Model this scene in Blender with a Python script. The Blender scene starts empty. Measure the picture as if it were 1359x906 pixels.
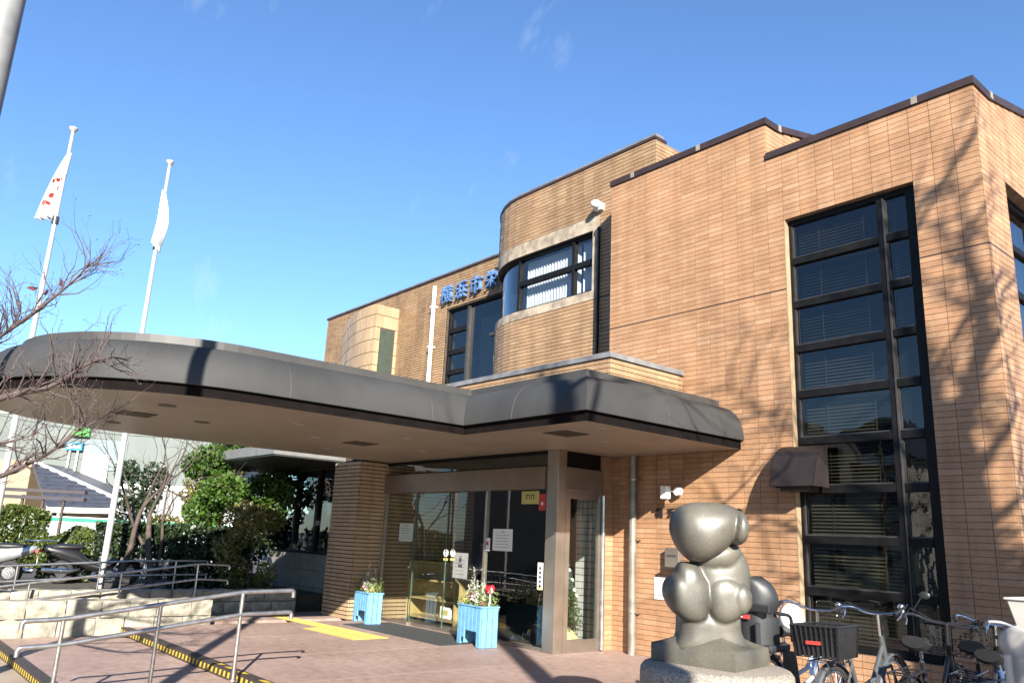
import bpy, bmesh, math, random
import numpy as np
from mathutils import Vector, Matrix, noise as mnoise
random.seed(7); RNG = np.random.default_rng(7)
R = math.radians
scene = bpy.context.scene
col = scene.collection

# ------------------------------------------------------------------ camera
FPX, IW, IH = 1047.42, 1359.0, 906.0
YAW, PITCH, ROLL = R(140.189), R(14.174), R(2.645)
CAM = Vector((2.842, -9.0, 1.45))
fw = Vector((math.cos(YAW)*math.cos(PITCH), math.sin(YAW)*math.cos(PITCH), math.sin(PITCH)))
r0 = Vector((math.sin(YAW), -math.cos(YAW), 0)); u0 = r0.cross(fw)
rt = math.cos(ROLL)*r0 + math.sin(ROLL)*u0
up = -math.sin(ROLL)*r0 + math.cos(ROLL)*u0
cd = bpy.data.cameras.new('camera'); cam = bpy.data.objects.new('camera', cd); col.objects.link(cam)
cd.sensor_width = 36; cd.lens = FPX/IW*36; cd.clip_end = 3000; cd.clip_start = 0.05
M = Matrix((rt, up, -fw)).transposed().to_4x4(); M.translation = CAM
cam.matrix_world = M; scene.camera = cam

# ------------------------------------------------------------------ light
SUN = Vector((1.0, -0.62, 0.52)).normalized()
EL = math.asin(SUN.z); AZ = math.atan2(SUN.x, SUN.y)
w = bpy.data.worlds.new('World'); scene.world = w; w.use_nodes = True
nt = w.node_tree; bg = nt.nodes['Background']
sky = nt.nodes.new('ShaderNodeTexSky'); sky.sky_type = 'NISHITA'; sky.sun_disc = False
sky.sun_elevation = EL; sky.sun_rotation = AZ; sky.air_density = 1.0; sky.dust_density = 0.15; sky.ozone_density = 2.2
# thin cirrus streaks in the sky
tc = nt.nodes.new('ShaderNodeTexCoord'); mp = nt.nodes.new('ShaderNodeMapping')
mp.inputs['Rotation'].default_value = (R(20), R(35), R(40)); mp.inputs['Scale'].default_value = (1.2, 5.0, 2.2)
nz = nt.nodes.new('ShaderNodeTexNoise'); nz.inputs['Scale'].default_value = 2.3; nz.inputs['Detail'].default_value = 9; nz.inputs['Roughness'].default_value = .62
cr = nt.nodes.new('ShaderNodeValToRGB'); cr.color_ramp.elements[0].position = .62; cr.color_ramp.elements[1].position = .95
cr.color_ramp.elements[1].color = (.42, .42, .42, 1)
mx = nt.nodes.new('ShaderNodeMixRGB'); mx.inputs[2].default_value = (5.5, 6.0, 6.6, 1)
L = nt.links.new
L(tc.outputs['Generated'], mp.inputs['Vector']); L(mp.outputs[0], nz.inputs['Vector']); L(nz.outputs[0], cr.inputs[0])
wb = nt.nodes.new('ShaderNodeMixRGB'); wb.blend_type = 'MULTIPLY'; wb.inputs[0].default_value = 1; wb.inputs[2].default_value = (.76, .97, 1.22, 1)
L(sky.outputs[0], wb.inputs[1]); L(cr.outputs[0], mx.inputs[0]); L(wb.outputs[0], mx.inputs[1]); L(mx.outputs[0], bg.inputs[0])
bg.inputs[1].default_value = 0.056
sd = bpy.data.lights.new('sun', 'SUN'); sd.energy = 5.0; sd.angle = R(.53); sd.color = (1, .93, .82)
so = bpy.data.objects.new('sun', sd); col.objects.link(so); so.rotation_euler = SUN.to_track_quat('Z', 'Y').to_euler(); so.location = (10, -12, 20)
vs = scene.view_settings; vs.view_transform = 'Standard'; vs.look = 'None'; vs.gamma = 1; vs.exposure = 1.97; vs.use_curve_mapping = False
scene.render.engine = 'CYCLES'

# ------------------------------------------------------------------ helpers
def ray(px, py):
    return (rt*(px-679.5) - up*(py-453) + fw*FPX)
def at_z(px, py, z):
    d = ray(px, py); return CAM + d*((z-CAM.z)/d.z)
def at_y(px, py, y):
    d = ray(px, py); return CAM + d*((y-CAM.y)/d.y)
def at_x(px, py, x):
    d = ray(px, py); return CAM + d*((x-CAM.x)/d.x)
def at_d(px, py, dist):
    return CAM + ray(px, py)*(dist/FPX)

class MB:
    def __init__(s): s.v = []; s.f = []; s.m = []; s.mi = 0
    def add(s, vs, fs):
        o = len(s.v); s.v.extend([tuple(p) for p in vs]); s.f.extend([tuple(i+o for i in f) for f in fs]); s.m.extend([s.mi]*len(fs)); return s
    def box(s, a, b):
        x0, y0, z0 = a; x1, y1, z1 = b
        return s.add([(x0,y0,z0),(x1,y0,z0),(x1,y1,z0),(x0,y1,z0),(x0,y0,z1),(x1,y0,z1),(x1,y1,z1),(x0,y1,z1)],
              [(0,3,2,1),(4,5,6,7),(0,1,5,4),(1,2,6,5),(2,3,7,6),(3,0,4,7)])
    def bar(s, p, q, wd, ht, upv=(0,0,1)):
        p, q = Vector(p), Vector(q); d = (q-p).normalized(); upv = Vector(upv)
        if abs(d.dot(upv)) > .98: upv = Vector((1,0,0))
        sx = d.cross(upv).normalized(); sz = sx.cross(d)
        c = []
        for e in (p, q):
            for a, b in ((-1,-1),(1,-1),(1,1),(-1,1)): c.append(e+sx*(a*wd/2)+sz*(b*ht/2))
        return s.add(c, [(3,2,1,0),(4,5,6,7),(0,1,5,4),(1,2,6,5),(2,3,7,6),(3,0,4,7)])
    def tube(s, pts, r, n=8, cap=True):
        pts = [Vector(p) for p in pts]; k = len(pts)
        rs = r if isinstance(r, (list, tuple)) else [r]*k
        t0 = (pts[1]-pts[0]).normalized()
        a = Vector((0,0,1)) if abs(t0.z) < .9 else Vector((1,0,0))
        x = t0.cross(a).normalized(); vs = []; 
        for i, p in enumerate(pts):
            t = (pts[min(i+1,k-1)]-pts[max(i-1,0)])
            t = t.normalized() if t.length > 1e-9 else t0
            x = (x - t*x.dot(t)); x = x.normalized() if x.length > 1e-6 else t.orthogonal().normalized()
            y = t.cross(x)
            for j in range(n):
                an = 2*math.pi*j/n; vs.append(p+(x*math.cos(an)+y*math.sin(an))*rs[i])
        fs = []
        for i in range(k-1):
            for j in range(n):
                j2 = (j+1) % n; fs.append((i*n+j, i*n+j2, (i+1)*n+j2, (i+1)*n+j))
        if cap: fs.append(tuple(range(n-1,-1,-1))); fs.append(tuple(range((k-1)*n, k*n)))
        return s.add(vs, fs)
    def lathe(s, prof, n=24, c=(0,0,0), axis='z'):
        vs = []; c = Vector(c)
        for rr, h in prof:
            for j in range(n):
                an = 2*math.pi*j/n; a, b = rr*math.cos(an), rr*math.sin(an)
                vs.append(c+(Vector((a,b,h)) if axis == 'z' else Vector((h,a,b)) if axis == 'x' else Vector((a,h,b))))
        fs = []
        for i in range(len(prof)-1):
            for j in range(n):
                j2 = (j+1) % n; fs.append((i*n+j, i*n+j2, (i+1)*n+j2, (i+1)*n+j))
        fs.append(tuple(range(n-1,-1,-1))); fs.append(tuple(range((len(prof)-1)*n, len(prof)*n)))
        return s.add(vs, fs)
    def torus(s, c, Rr, rr, axis='x', n=32, m=8, a0=0, a1=2*math.pi):
        c = Vector(c); vs = []; full = abs(a1-a0-2*math.pi) < 1e-6; nn = n if full else n+1
        for i in range(nn):
            a = a0+(a1-a0)*i/n
            for j in range(m):
                b = 2*math.pi*j/m; q = Rr+rr*math.cos(b); h = rr*math.sin(b)
                vs.append(c+(Vector((h, q*math.cos(a), q*math.sin(a))) if axis == 'x' else Vector((q*math.cos(a), q*math.sin(a), h))))
        fs = []
        for i in range(n):
            i2 = (i+1) % nn
            for j in range(m):
                j2 = (j+1) % m; fs.append((i*m+j, i2*m+j, i2*m+j2, i*m+j2))
        return s.add(vs, fs)
    def prism(s, poly, z0, z1):
        n = len(poly)
        vs = [(x,y,z0) for x,y in poly]+[(x,y,z1) for x,y in poly]
        return s.add(vs, [tuple(range(n-1,-1,-1)), tuple(range(n,2*n))]+[(i,(i+1)%n,n+(i+1)%n,n+i) for i in range(n)])
    def ell(s, c, r, n=14, m=9):
        c = Vector(c); vs = [c+Vector((0,0,r[2]))]
        for i in range(1, m):
            a = math.pi*i/m
            for j in range(n):
                b = 2*math.pi*j/n; vs.append(c+Vector((r[0]*math.sin(a)*math.cos(b), r[1]*math.sin(a)*math.sin(b), r[2]*math.cos(a))))
        vs.append(c-Vector((0,0,r[2]))); e = len(vs)-1; fs = []
        for j in range(n):
            j2 = (j+1) % n; fs.append((0, 1+j, 1+j2)); fs.append((e, e-n+j2, e-n+j))
            for i in range(m-2): fs.append((1+i*n+j, 1+(i+1)*n+j, 1+(i+1)*n+j2, 1+i*n+j2))
        return s.add(vs, fs)
    def build(s, name, mat, parent=None, smooth=False, bevel=0, loc=None, kind=None):
        me = bpy.data.meshes.new(name); me.from_pydata(s.v, [], s.f)
        mats = mat if isinstance(mat, (list, tuple)) else [mat]
        for m_ in mats: me.materials.append(m_)
        if len(mats) > 1: me.polygons.foreach_set('material_index', s.m)
        if smooth: me.polygons.foreach_set('use_smooth', [True]*len(me.polygons))
        me.update()
        if smooth and smooth != 'all':
            try: me.set_sharp_from_angle(angle=R(40))
            except Exception: pass
        o = bpy.data.objects.new(name, me); col.objects.link(o)
        if parent: o.parent = parent
        if loc: o.location = loc
        if bevel:
            b = o.modifiers.new('bevel', 'BEVEL'); b.width = bevel; b.segments = 2; b.limit_method = 'ANGLE'
        if kind: o['kind'] = kind
        return o
def tag(o, label=None, cat=None, group=None, kind=None):
    if label: o['label'] = label
    if cat: o['category'] = cat
    if group: o['group'] = group
    if kind: o['kind'] = kind
    return o
def thing(name, label, cat, loc=(0,0,0), rz=0, group=None):
    o = bpy.data.objects.new(name, None); col.objects.link(o); o.location = loc; o.rotation_euler = (0,0,rz); o.empty_display_size = .1
    return tag(o, label, cat, group)
def copy_tree(o, parent=None, group=None):
    c = o.copy(); col.objects.link(c); c.parent = parent
    for ch in list(o.children): copy_tree(ch, c)
    return c
def fastmesh(name, verts, faces, mat, parent=None, kind=None):
    """verts (n,3) array, faces (m,k) array"""
    me = bpy.data.meshes.new(name); k = faces.shape[1]
    me.vertices.add(len(verts)); me.vertices.foreach_set('co', verts.astype(np.float32).ravel())
    me.loops.add(faces.size); me.loops.foreach_set('vertex_index', faces.astype(np.int32).ravel())
    me.polygons.add(len(faces)); me.polygons.foreach_set('loop_start', np.arange(0, faces.size, k, dtype=np.int32))
    me.materials.append(mat); me.update(calc_edges=True); me.validate()
    o = bpy.data.objects.new(name, me); col.objects.link(o)
    if parent: o.parent = parent
    if kind: o['kind'] = kind
    return o

# ------------------------------------------------------------------ materials
def nodes(name):
    m = bpy.data.materials.new(name); m.use_nodes = True
    return m, m.node_tree, m.node_tree.nodes['Principled BSDF']
def mat(name, c, rough=.6, metal=0, var=.12, scale=6, bump=0, bscale=60, spec=.5, c2=None, coat=0, thr=(.35,.65), detail=5):
    m, t, b = nodes(name); N = t.nodes.new; K = t.links.new
    kf = 1 if metal >= .5 else .78 if name in ('white_paint','flag_cloth','white_paper') else .58
    c = [x*kf for x in c]; c2 = None if c2 is None else [x*kf for x in c2]
    b.inputs['Roughness'].default_value = rough; b.inputs['Metallic'].default_value = metal
    b.inputs['Specular IOR Level'].default_value = spec; b.inputs['Coat Weight'].default_value = coat
    tcn = N('ShaderNodeTexCoord')
    n = N('ShaderNodeTexNoise'); n.inputs['Scale'].default_value = scale; n.inputs['Detail'].default_value = detail
    K(tcn.outputs['Object'], n.inputs['Vector'])
    rp = N('ShaderNodeValToRGB'); rp.color_ramp.elements[0].position = thr[0]; rp.color_ramp.elements[1].position = thr[1]
    a = [max(0, x*(1-var)) for x in c]; d = [min(1, x*(1+var)) for x in c] if c2 is None else list(c2)
    rp.color_ramp.elements[0].color = (*a, 1); rp.color_ramp.elements[1].color = (*d, 1)
    K(n.outputs[0], rp.inputs[0]); K(rp.outputs[0], b.inputs['Base Color'])
    if bump:
        n2 = N('ShaderNodeTexNoise'); n2.inputs['Scale'].default_value = bscale; n2.inputs['Detail'].default_value = 4
        K(tcn.outputs['Object'], n2.inputs['Vector'])
        bn = N('ShaderNodeBump'); bn.inputs['Strength'].default_value = bump; bn.inputs['Distance'].default_value = .02
        K(n2.outputs[0], bn.inputs['Height']); K(bn.outputs[0], b.inputs['Normal'])
    return m
def tile_mat(name, cols, rough=.55, grime=.25):
    """glazed clay tile, each tile (mesh island or object) its own tone"""
    m, t, b = nodes(name); N = t.nodes.new; K = t.links.new
    b.inputs['Roughness'].default_value = rough; b.inputs['Specular IOR Level'].default_value = .35
    cols = [tuple(x*.575 for x in q) for q in cols]
    g = N('ShaderNodeNewGeometry'); oi = N('ShaderNodeObjectInfo')
    ad = N('ShaderNodeMath'); ad.operation = 'ADD'; fr = N('ShaderNodeMath'); fr.operation = 'FRACT'
    K(g.outputs['Random Per Island'], ad.inputs[0]); K(oi.outputs['Random'], ad.inputs[1]); K(ad.outputs[0], fr.inputs[0])
    rp = N('ShaderNodeValToRGB'); e = rp.color_ramp.elements
    e[0].position = 0; e[0].color = (*cols[0], 1); e[1].position = 1; e[1].color = (*cols[-1], 1)
    for i, c in enumerate(cols[1:-1]):
        x = e.new((i+1)/(len(cols)-1)); x.color = (*c, 1)
    K(fr.outputs[0], rp.inputs[0])
    n = N('ShaderNodeTexNoise'); n.inputs['Scale'].default_value = 1.1; n.inputs['Detail'].default_value = 8; n.inputs['Roughness'].default_value = .65
    K(g.outputs['Position'], n.inputs['Vector'])
    n2 = N('ShaderNodeTexNoise'); n2.inputs['Scale'].default_value = 55; n2.inputs['Detail'].default_value = 3
    K(g.outputs['Position'], n2.inputs['Vector'])
    mr = N('ShaderNodeMapRange'); mr.inputs[1].default_value = .3; mr.inputs[2].default_value = .7; mr.inputs[3].default_value = 1-grime; mr.inputs[4].default_value = 1+grime*.4
    K(n.outputs[0], mr.inputs[0])
    mr2 = N('ShaderNodeMapRange'); mr2.inputs[1].default_value = .3; mr2.inputs[2].default_value = .7; mr2.inputs[3].default_value = .88; mr2.inputs[4].default_value = 1.08
    K(n2.outputs[0], mr2.inputs[0])
    mpn = N('ShaderNodeMapping'); mpn.inputs['Scale'].default_value = (4.5, 4.5, .35); K(g.outputs['Position'], mpn.inputs['Vector'])
    n4 = N('ShaderNodeTexNoise'); n4.inputs['Scale'].default_value = 1.0; n4.inputs['Detail'].default_value = 6; K(mpn.outputs[0], n4.inputs['Vector'])
    mr4 = N('ShaderNodeMapRange'); mr4.inputs[1].default_value = .42; mr4.inputs[2].default_value = .70; mr4.inputs[3].default_value = 1.03; mr4.inputs[4].default_value = 1-grime*.7; K(n4.outputs[0], mr4.inputs[0])
    mu0 = N('ShaderNodeMath'); mu0.operation = 'MULTIPLY'; K(mr.outputs[0], mu0.inputs[0]); K(mr4.outputs[0], mu0.inputs[1])
    mu = N('ShaderNodeMath'); mu.operation = 'MULTIPLY'; K(mu0.outputs[0], mu.inputs[0]); K(mr2.outputs[0], mu.inputs[1])
    sc = N('ShaderNodeVectorMath'); sc.operation = 'SCALE'; K(rp.outputs[0], sc.inputs[0]); K(mu.outputs[0], sc.inputs['Scale'])
    K(sc.outputs[0], b.inputs['Base Color'])
    bn = N('ShaderNodeBump'); bn.inputs['Strength'].default_value = .25; bn.inputs['Distance'].default_value = .006
    K(n2.outputs[0], bn.inputs['Height']); K(bn.outputs[0], b.inputs['Normal'])
    return m
def glass_mat(name, tint=(.75,.8,.8), ior=1.5, extra=0.0):
    m = bpy.data.materials.new(name); m.use_nodes = True; t = m.node_tree; t.nodes.clear(); N = t.nodes.new; K = t.links.new
    o = N('ShaderNodeOutputMaterial'); mx = N('ShaderNodeMixShader'); tr = N('ShaderNodeBsdfTransparent'); gl = N('ShaderNodeBsdfGlossy'); fr = N('ShaderNodeLayerWeight')
    tr.inputs[0].default_value = (*tint, 1); gl.inputs['Roughness'].default_value = .015; gl.inputs[0].default_value = (1,1,1,1)
    fr.inputs[0].default_value = .5
    pw = N('ShaderNodeMath'); pw.operation = 'POWER'; pw.inputs[1].default_value = 4.0; K(fr.outputs['Facing'], pw.inputs[0])
    ad = N('ShaderNodeMath'); ad.operation = 'ADD'; ad.use_clamp = True; ad.inputs[1].default_value = .07+extra; K(pw.outputs[0], ad.inputs[0])
    n = N('ShaderNodeTexNoise'); n.inputs['Scale'].default_value = 1.3; bn = N('ShaderNodeBump'); bn.inputs['Strength'].default_value = .04; bn.inputs['Distance'].default_value = .05
    K(n.outputs[0], bn.inputs['Height']); K(bn.outputs[0], gl.inputs['Normal'])
    K(ad.outputs[0], mx.inputs[0]); K(tr.outputs[0], mx.inputs[1]); K(gl.outputs[0], mx.inputs[2]); K(mx.outputs[0], o.inputs[0])
    return m
def leaf_mat(name, cols, trans=.35):
    m = bpy.data.materials.new(name); m.use_nodes = True; t = m.node_tree; t.nodes.clear(); N = t.nodes.new; K = t.links.new
    o = N('ShaderNodeOutputMaterial'); b = N('ShaderNodeBsdfPrincipled'); tl = N('ShaderNodeBsdfTranslucent'); mx = N('ShaderNodeMixShader')
    mx.inputs[0].default_value = trans; b.inputs['Roughness'].default_value = .45
    cols = [tuple(x*.64 for x in q) for q in cols]
    g = N('ShaderNodeNewGeometry'); rp = N('ShaderNodeValToRGB'); e = rp.color_ramp.elements
    e[0].color = (*cols[0], 1); e[1].color = (*cols[-1], 1)
    for i, c in enumerate(cols[1:-1]): x = e.new((i+1)/(len(cols)-1)); x.color = (*c, 1)
    K(g.outputs['Random Per Island'], rp.inputs[0]); K(rp.outputs[0], b.inputs['Base Color']); K(rp.outputs[0], tl.inputs[0])
    K(b.outputs[0], mx.inputs[1]); K(tl.outputs[0], mx.inputs[2]); K(mx.outputs[0], o.inputs[0])
    return m

T_MAIN = tile_mat('tile_orange', [(.475,.262,.138),(.535,.308,.170),(.50,.28,.151),(.565,.338,.195),(.485,.262,.143),(.59,.362,.215)])
T_BAY = tile_mat('tile_tan', [(.41,.255,.14),(.47,.30,.17),(.43,.27,.15),(.51,.34,.195)], grime=.3)
T_PALE = tile_mat('tile_pale', [(.49,.345,.205),(.54,.385,.235),(.46,.32,.19)], grime=.2)
MORTAR = mat('mortar', (.25,.16,.105), .9, var=.25, scale=9)
MORTAR_L = mat('mortar_dark', (.07,.048,.034), .9, var=.25, scale=9)
CONC = mat('concrete_band', (.40,.33,.25), .85, var=.35, scale=5, bump=.3, bscale=40, detail=9)
FLASH = mat('brown_flashing', (.045,.026,.022), .45, var=.2, scale=4)
FLASH_G = mat('grey_flashing', (.20,.20,.21), .5, var=.25, scale=5)
CLIP = mat('flashing_clip', (.30,.27,.23), .5)
CANOPY = mat('canopy_metal', (.046,.047,.048), .7, metal=.0, var=.16, scale=1.6, bump=.05, bscale=14, spec=.3, detail=8)
CANOPY_D = mat('canopy_trim_shade', (.009,.007,.007), .9, var=.2, spec=.05)  # trim below the rim; near-black colour stands in for shade of the recess
CANOPY_F = mat('canopy_flashing', (.055,.052,.049), .55, var=.15, scale=3)
SOFFIT = mat('soffit_panel', (.44,.365,.285), .42, var=.10, scale=1.2, spec=.45, detail=8)
ROOF = mat('roof_sheet', (.18,.17,.16), .8, var=.2)
BRONZE = mat('bronze_frame', (.009,.0088,.0095), .5, metal=.0, var=.25, scale=8, spec=.15)
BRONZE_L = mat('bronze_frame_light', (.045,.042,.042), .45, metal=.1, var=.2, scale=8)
GLASS = glass_mat('window_glass', (.48,.52,.52), 1.52, -.01)
GLASS_E = glass_mat('entrance_glass', (.84,.88,.86), 1.5, -.02)
GLASS_B = glass_mat('bay_glass', (.7,.75,.8), 1.5, .04)
STEEL = mat('brushed_steel', (.34,.30,.255), .32, metal=.85, var=.12, scale=3, bump=.03, bscale=200)
STEEL_R = mat('rail_steel', (.42,.40,.38), .30, metal=.9, var=.2, scale=12, bump=.03, bscale=200)
HEADER = mat('header_panel', (.27,.20,.145), .38, metal=.35, var=.12, scale=2)
BLIND = mat('blind_slat', (.15,.125,.08), .5, var=.15)
BLIND_W = mat('vertical_blind', (.80,.80,.78), .6, var=.06)
ROOM = mat('room_wall', (.16,.14,.12), .8, var=.15, scale=1)
ROOM_F = mat('room_floor', (.10,.09,.08), .3, var=.2, scale=2)
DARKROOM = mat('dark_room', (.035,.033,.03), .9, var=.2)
WHITE = mat('white_paint', (.78,.77,.74), .5, var=.05)
PAPER = mat('white_paper', (.70,.71,.68), .7, var=.04)
INK = mat('ink', (.05,.05,.055), .7)
REDP = mat('red_print', (.55,.05,.04), .6)
YELP = mat('yellow_print', (.58,.52,.16), .6)
DKPLASTIC = mat('dark_plastic', (.02,.02,.022), .45, var=.2, bump=.1, bscale=90)
RUBBER = mat('rubber', (.018,.018,.018), .8, var=.2)
CHROME = mat('chrome', (.72,.72,.72), .16, metal=1, var=.08)

# ------------------------------------------------------------------ tile laying
def lay(mb, fn, s0, s1, z0, z1, holes=(), tw=.24, ch=.068571, jw=.006, jh=.006, dep=.010, topf=None, rag=.0012, s_off=0, skip=None, soldier=False):
    """lay tiles over the surface fn(s,z,d): one small box for each tile, joints recessed"""
    ns = int(round((s1-s0)/tw+.49)); nzc = int(math.ceil((z1-z0)/ch-.02)); cnt = 0
    for i in range(ns):
        a = s0+i*tw; b = min(a+tw, s1)
        if b-a < .02: continue
        for k in range(nzc):
            za = z0+k*ch; zb = za+ch
            zt = z1 if topf is None else topf((a+b)/2)
            if za >= zt-.01: continue
            zb = min(zb, zt)
            if skip and skip(i, k): continue
            bad = False
            for (h0, h1, g0, g1) in holes:
                if a < h1-.02 and b > h0+.02 and za < g1-.012 and zb > g0+.012: bad = True; break
            if bad: continue
            d = dep+random.uniform(-rag, rag)
            A, B, P, Q = a+jw/2, b-jw/2, za+jh/2, zb-jh/2
            vs = [fn(A,P,0), fn(B,P,0), fn(B,Q,0), fn(A,Q,0), fn(A,P,d), fn(B,P,d+random.uniform(-rag,rag)*.6), fn(B,Q,d), fn(A,Q,d)]
            mb.add(vs, [(4,5,6,7),(0,1,5,4),(1,2,6,5),(2,3,7,6),(3,0,4,7)]); cnt += 1
    return cnt
def orient_out(o):
    bm = bmesh.new(); bm.from_mesh(o.data); bmesh.ops.recalc_face_normals(bm, faces=bm.faces); bm.to_mesh(o.data); bm.free()

# ------------------------------------------------------------------ ground
ASPH = mat('asphalt', (.06,.058,.055), .9, var=.3, scale=3, bump=.4, bscale=120)
PAVE = None
def pave_mat():
    m, t, b = nodes('plaza_paving'); N = t.nodes.new; K = t.links.new
    g = N('ShaderNodeNewGeometry')
    n1 = N('ShaderNodeTexNoise'); n1.inputs['Scale'].default_value = .9; n1.inputs['Detail'].default_value = 8
    n2 = N('ShaderNodeTexNoise'); n2.inputs['Scale'].default_value = 130; n2.inputs['Detail'].default_value = 2
    n3 = N('ShaderNodeTexNoise'); n3.inputs['Scale'].default_value = 9; n3.inputs['Detail'].default_value = 6
    for n in (n1, n2, n3): K(g.outputs['Position'], n.inputs['Vector'])
    r1 = N('ShaderNodeValToRGB'); r1.color_ramp.elements[0].position = .3; r1.color_ramp.elements[1].position = .7
    r1.color_ramp.elements[0].color = (.23,.163,.140,1); r1.color_ramp.elements[1].color = (.31,.23,.202,1)
    r2 = N('ShaderNodeValToRGB'); r2.color_ramp.elements[0].position = .3; r2.color_ramp.elements[1].position = .72
    r2.color_ramp.elements[0].color = (.5,.5,.5,1); r2.color_ramp.elements[1].color = (1.35,1.3,1.25,1)
    r3 = N('ShaderNodeValToRGB'); r3.color_ramp.elements[0].position = .35; r3.color_ramp.elements[1].position = .6
    r3.color_ramp.elements[0].color = (.80,.78,.78,1); r3.color_ramp.elements[1].color = (1.05,1.05,1.05,1)
    K(n1.outputs[0], r1.inputs[0]); K(n2.outputs[0], r2.inputs[0]); K(n3.outputs[0], r3.inputs[0])
    a = N('ShaderNodeMixRGB'); a.blend_type = 'MULTIPLY'; a.inputs[0].default_value = 1; K(r1.outputs[0], a.inputs[1]); K(r2.outputs[0], a.inputs[2])
    c = N('ShaderNodeMixRGB'); c.blend_type = 'MULTIPLY'; c.inputs[0].default_value = 1; K(a.outputs[0], c.inputs[1]); K(r3.outputs[0], c.inputs[2])
    vo = N('ShaderNodeTexVoronoi'); vo.inputs['Scale'].default_value = 2.6; K(g.outputs['Position'], vo.inputs['Vector'])
    r5 = N('ShaderNodeValToRGB'); r5.color_ramp.elements[0].position = .035; r5.color_ramp.elements[1].position = .06; r5.color_ramp.elements[0].color = (.55,.55,.55,1); r5.color_ramp.elements[1].color = (1,1,1,1); K(vo.outputs['Distance'], r5.inputs[0])
    c5 = N('ShaderNodeMixRGB'); c5.blend_type = 'MULTIPLY'; c5.inputs[0].default_value = 1; K(c.outputs[0], c5.inputs[1]); K(r5.outputs[0], c5.inputs[2]); c = c5
    K(c.outputs[0], b.inputs['Base Color']); b.inputs['Roughness'].default_value = .62
    bn = N('ShaderNodeBump'); bn.inputs['Strength'].default_value = .35; bn.inputs['Distance'].default_value = .006; K(n2.outputs[0], bn.inputs['Height']); K(bn.outputs[0], b.inputs['Normal'])
    return m
PAVE = pave_mat()
gm = MB(); gm.add([(-900,-900,-.2),(900,-900,-.2),(900,900,-.2),(-900,900,-.2)], [(0,1,2,3)])
tag(gm.build('ground', ASPH), kind='structure')
Y1, Y2 = -5.42, -7.03
PX0, PX1 = -9.92, 14
up_ = MB(); up_.box((PX0, Y1, -.19), (PX1, 12, 0)); plaza = tag(up_.build('plaza_pavement', PAVE), kind='structure')
lo_ = MB(); lo_.box((PX0, Y2, -.19), (PX1, Y1-.002, -.10)); tag(lo_.build('step_landing', PAVE), kind='structure')
lw_ = MB(); lw_.box((PX0-.1, -14, -.21), (PX1, Y2-.002, -.196)); tag(lw_.build('forecourt_pavement', mat('forecourt', (.42,.34,.25), .7, var=.15, scale=2, bump=.2, bscale=90)), kind='structure')
# saw-cut joints in the paving
JOINT = mat('paving_joint', (.30,.24,.20), .8)
jm = MB()
for x in (-8.3, -6.6, -4.9, -3.2, -1.5, .2): jm.box((x-.006, Y1+.3, 0), (x+.006, -1.3, .002))
for y in (-3.9, -2.6): jm.box((PX0+.1, y-.006, .0005), (PX1-9, y+.006, .0025))
jm.build('paving_joint', JOINT, plaza)
# hazard strips on the two step edges
HZ_Y = mat('hazard_yellow', (.72,.50,.04), .6, var=.2, scale=20); HZ_K = mat('hazard_dark', (.045,.032,.028), .7, var=.3, scale=20)
def hazard(yedge, ztop, nm, label):
    t = thing(nm, label, 'hazard strip', (PX0, yedge, ztop))
    mb = MB(); mb.box((0, -.014, -.095), (9.9, -.004, .002)); mb.box((0, -.004, .0), (9.9, .10, .004)); mb.build('strip_backing', HZ_K, t)
    sm = MB(); sm.add([(0,-.017,-.078),(.055,-.017,-.078),(.075,-.017,-.02),(.02,-.017,-.02)], [(0,1,2,3)])
    sh = None
    for i in range(72):
        if 38 <= i <= 41 and yedge == Y1: pass
        if random.random() < .04: continue
        if sh is None: o = sm.build('stripe', HZ_Y, t); sh = o.data
        else: o = bpy.data.objects.new('stripe', sh); col.objects.link(o); o.parent = t
        o.location = (.03+i*.118, 0, 0)
    pm = MB(); pm.add([(0,.012,.006),(.16,.012,.006),(.22,.07,.006),(.06,.07,.006)], [(0,1,2,3)])
    for x in (3.55, 3.85, 4.2, 4.75, 5.2): pm.build('tread_patch', HZ_Y, t, loc=(x,0,0))
hazard(Y1, 0, 'hazard_strip', 'yellow and black hazard strip along the upper step edge')
hazard(Y2, -.10, 'hazard_strip', 'yellow and black hazard strip along the lower step edge')
# tactile paving
TAC = mat('tactile_yellow', (.62,.46,.12), .6, var=.15, scale=15)
tm = MB(); tm.box((-.148,-.148,0), (.148,.148,.006))
for ix in range(4): tm.box((-.125+ix*.075-.0, -.13, .006), (-.125+ix*.075+.03, .13, .011))
td = None
tac = thing('tactile_paving', 'yellow tactile guide paving leading to the entrance', 'tactile paving', (-10.4, -2.3, 0))
cells = [(i*.3, 0) for i in range(0, 9)] + [(2.1, .3), (2.4, .3), (1.8, .3), (2.1, .6), (2.4, .6)]
TA = at_z(372, 818, 0); TB = at_z(500, 846, 0)
ang = math.atan2(TB.y-TA.y, TB.x-TA.x); nt_ = int((TB-TA).length/.3)
tac.location = (TA.x, TA.y, 0); tac.rotation_euler = (0,0,ang)
for (a, b) in [(i*.3, j*.3) for i in range(nt_+1) for j in range(1)]+[(i*.3, -.3) for i in range(max(nt_-4,0), nt_+1)]:
    if td is None: o = tm.build('tactile_tile', TAC, tac); td = o.data
    else: o = bpy.data.objects.new('tactile_tile', td); col.objects.link(o); o.parent = tac
    o.location = (a, b, .001)
mm = MB(); mm.box((-9.4,-2.15,.001), (-6.6,-1.25,.010)); tag(mm.build('door_mat', mat('mat_fibre', (.05,.055,.06), .75, var=.2, scale=40, bump=.4, bscale=200)), 'dark grey mat set in front of the glass entrance', 'door mat')

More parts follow.
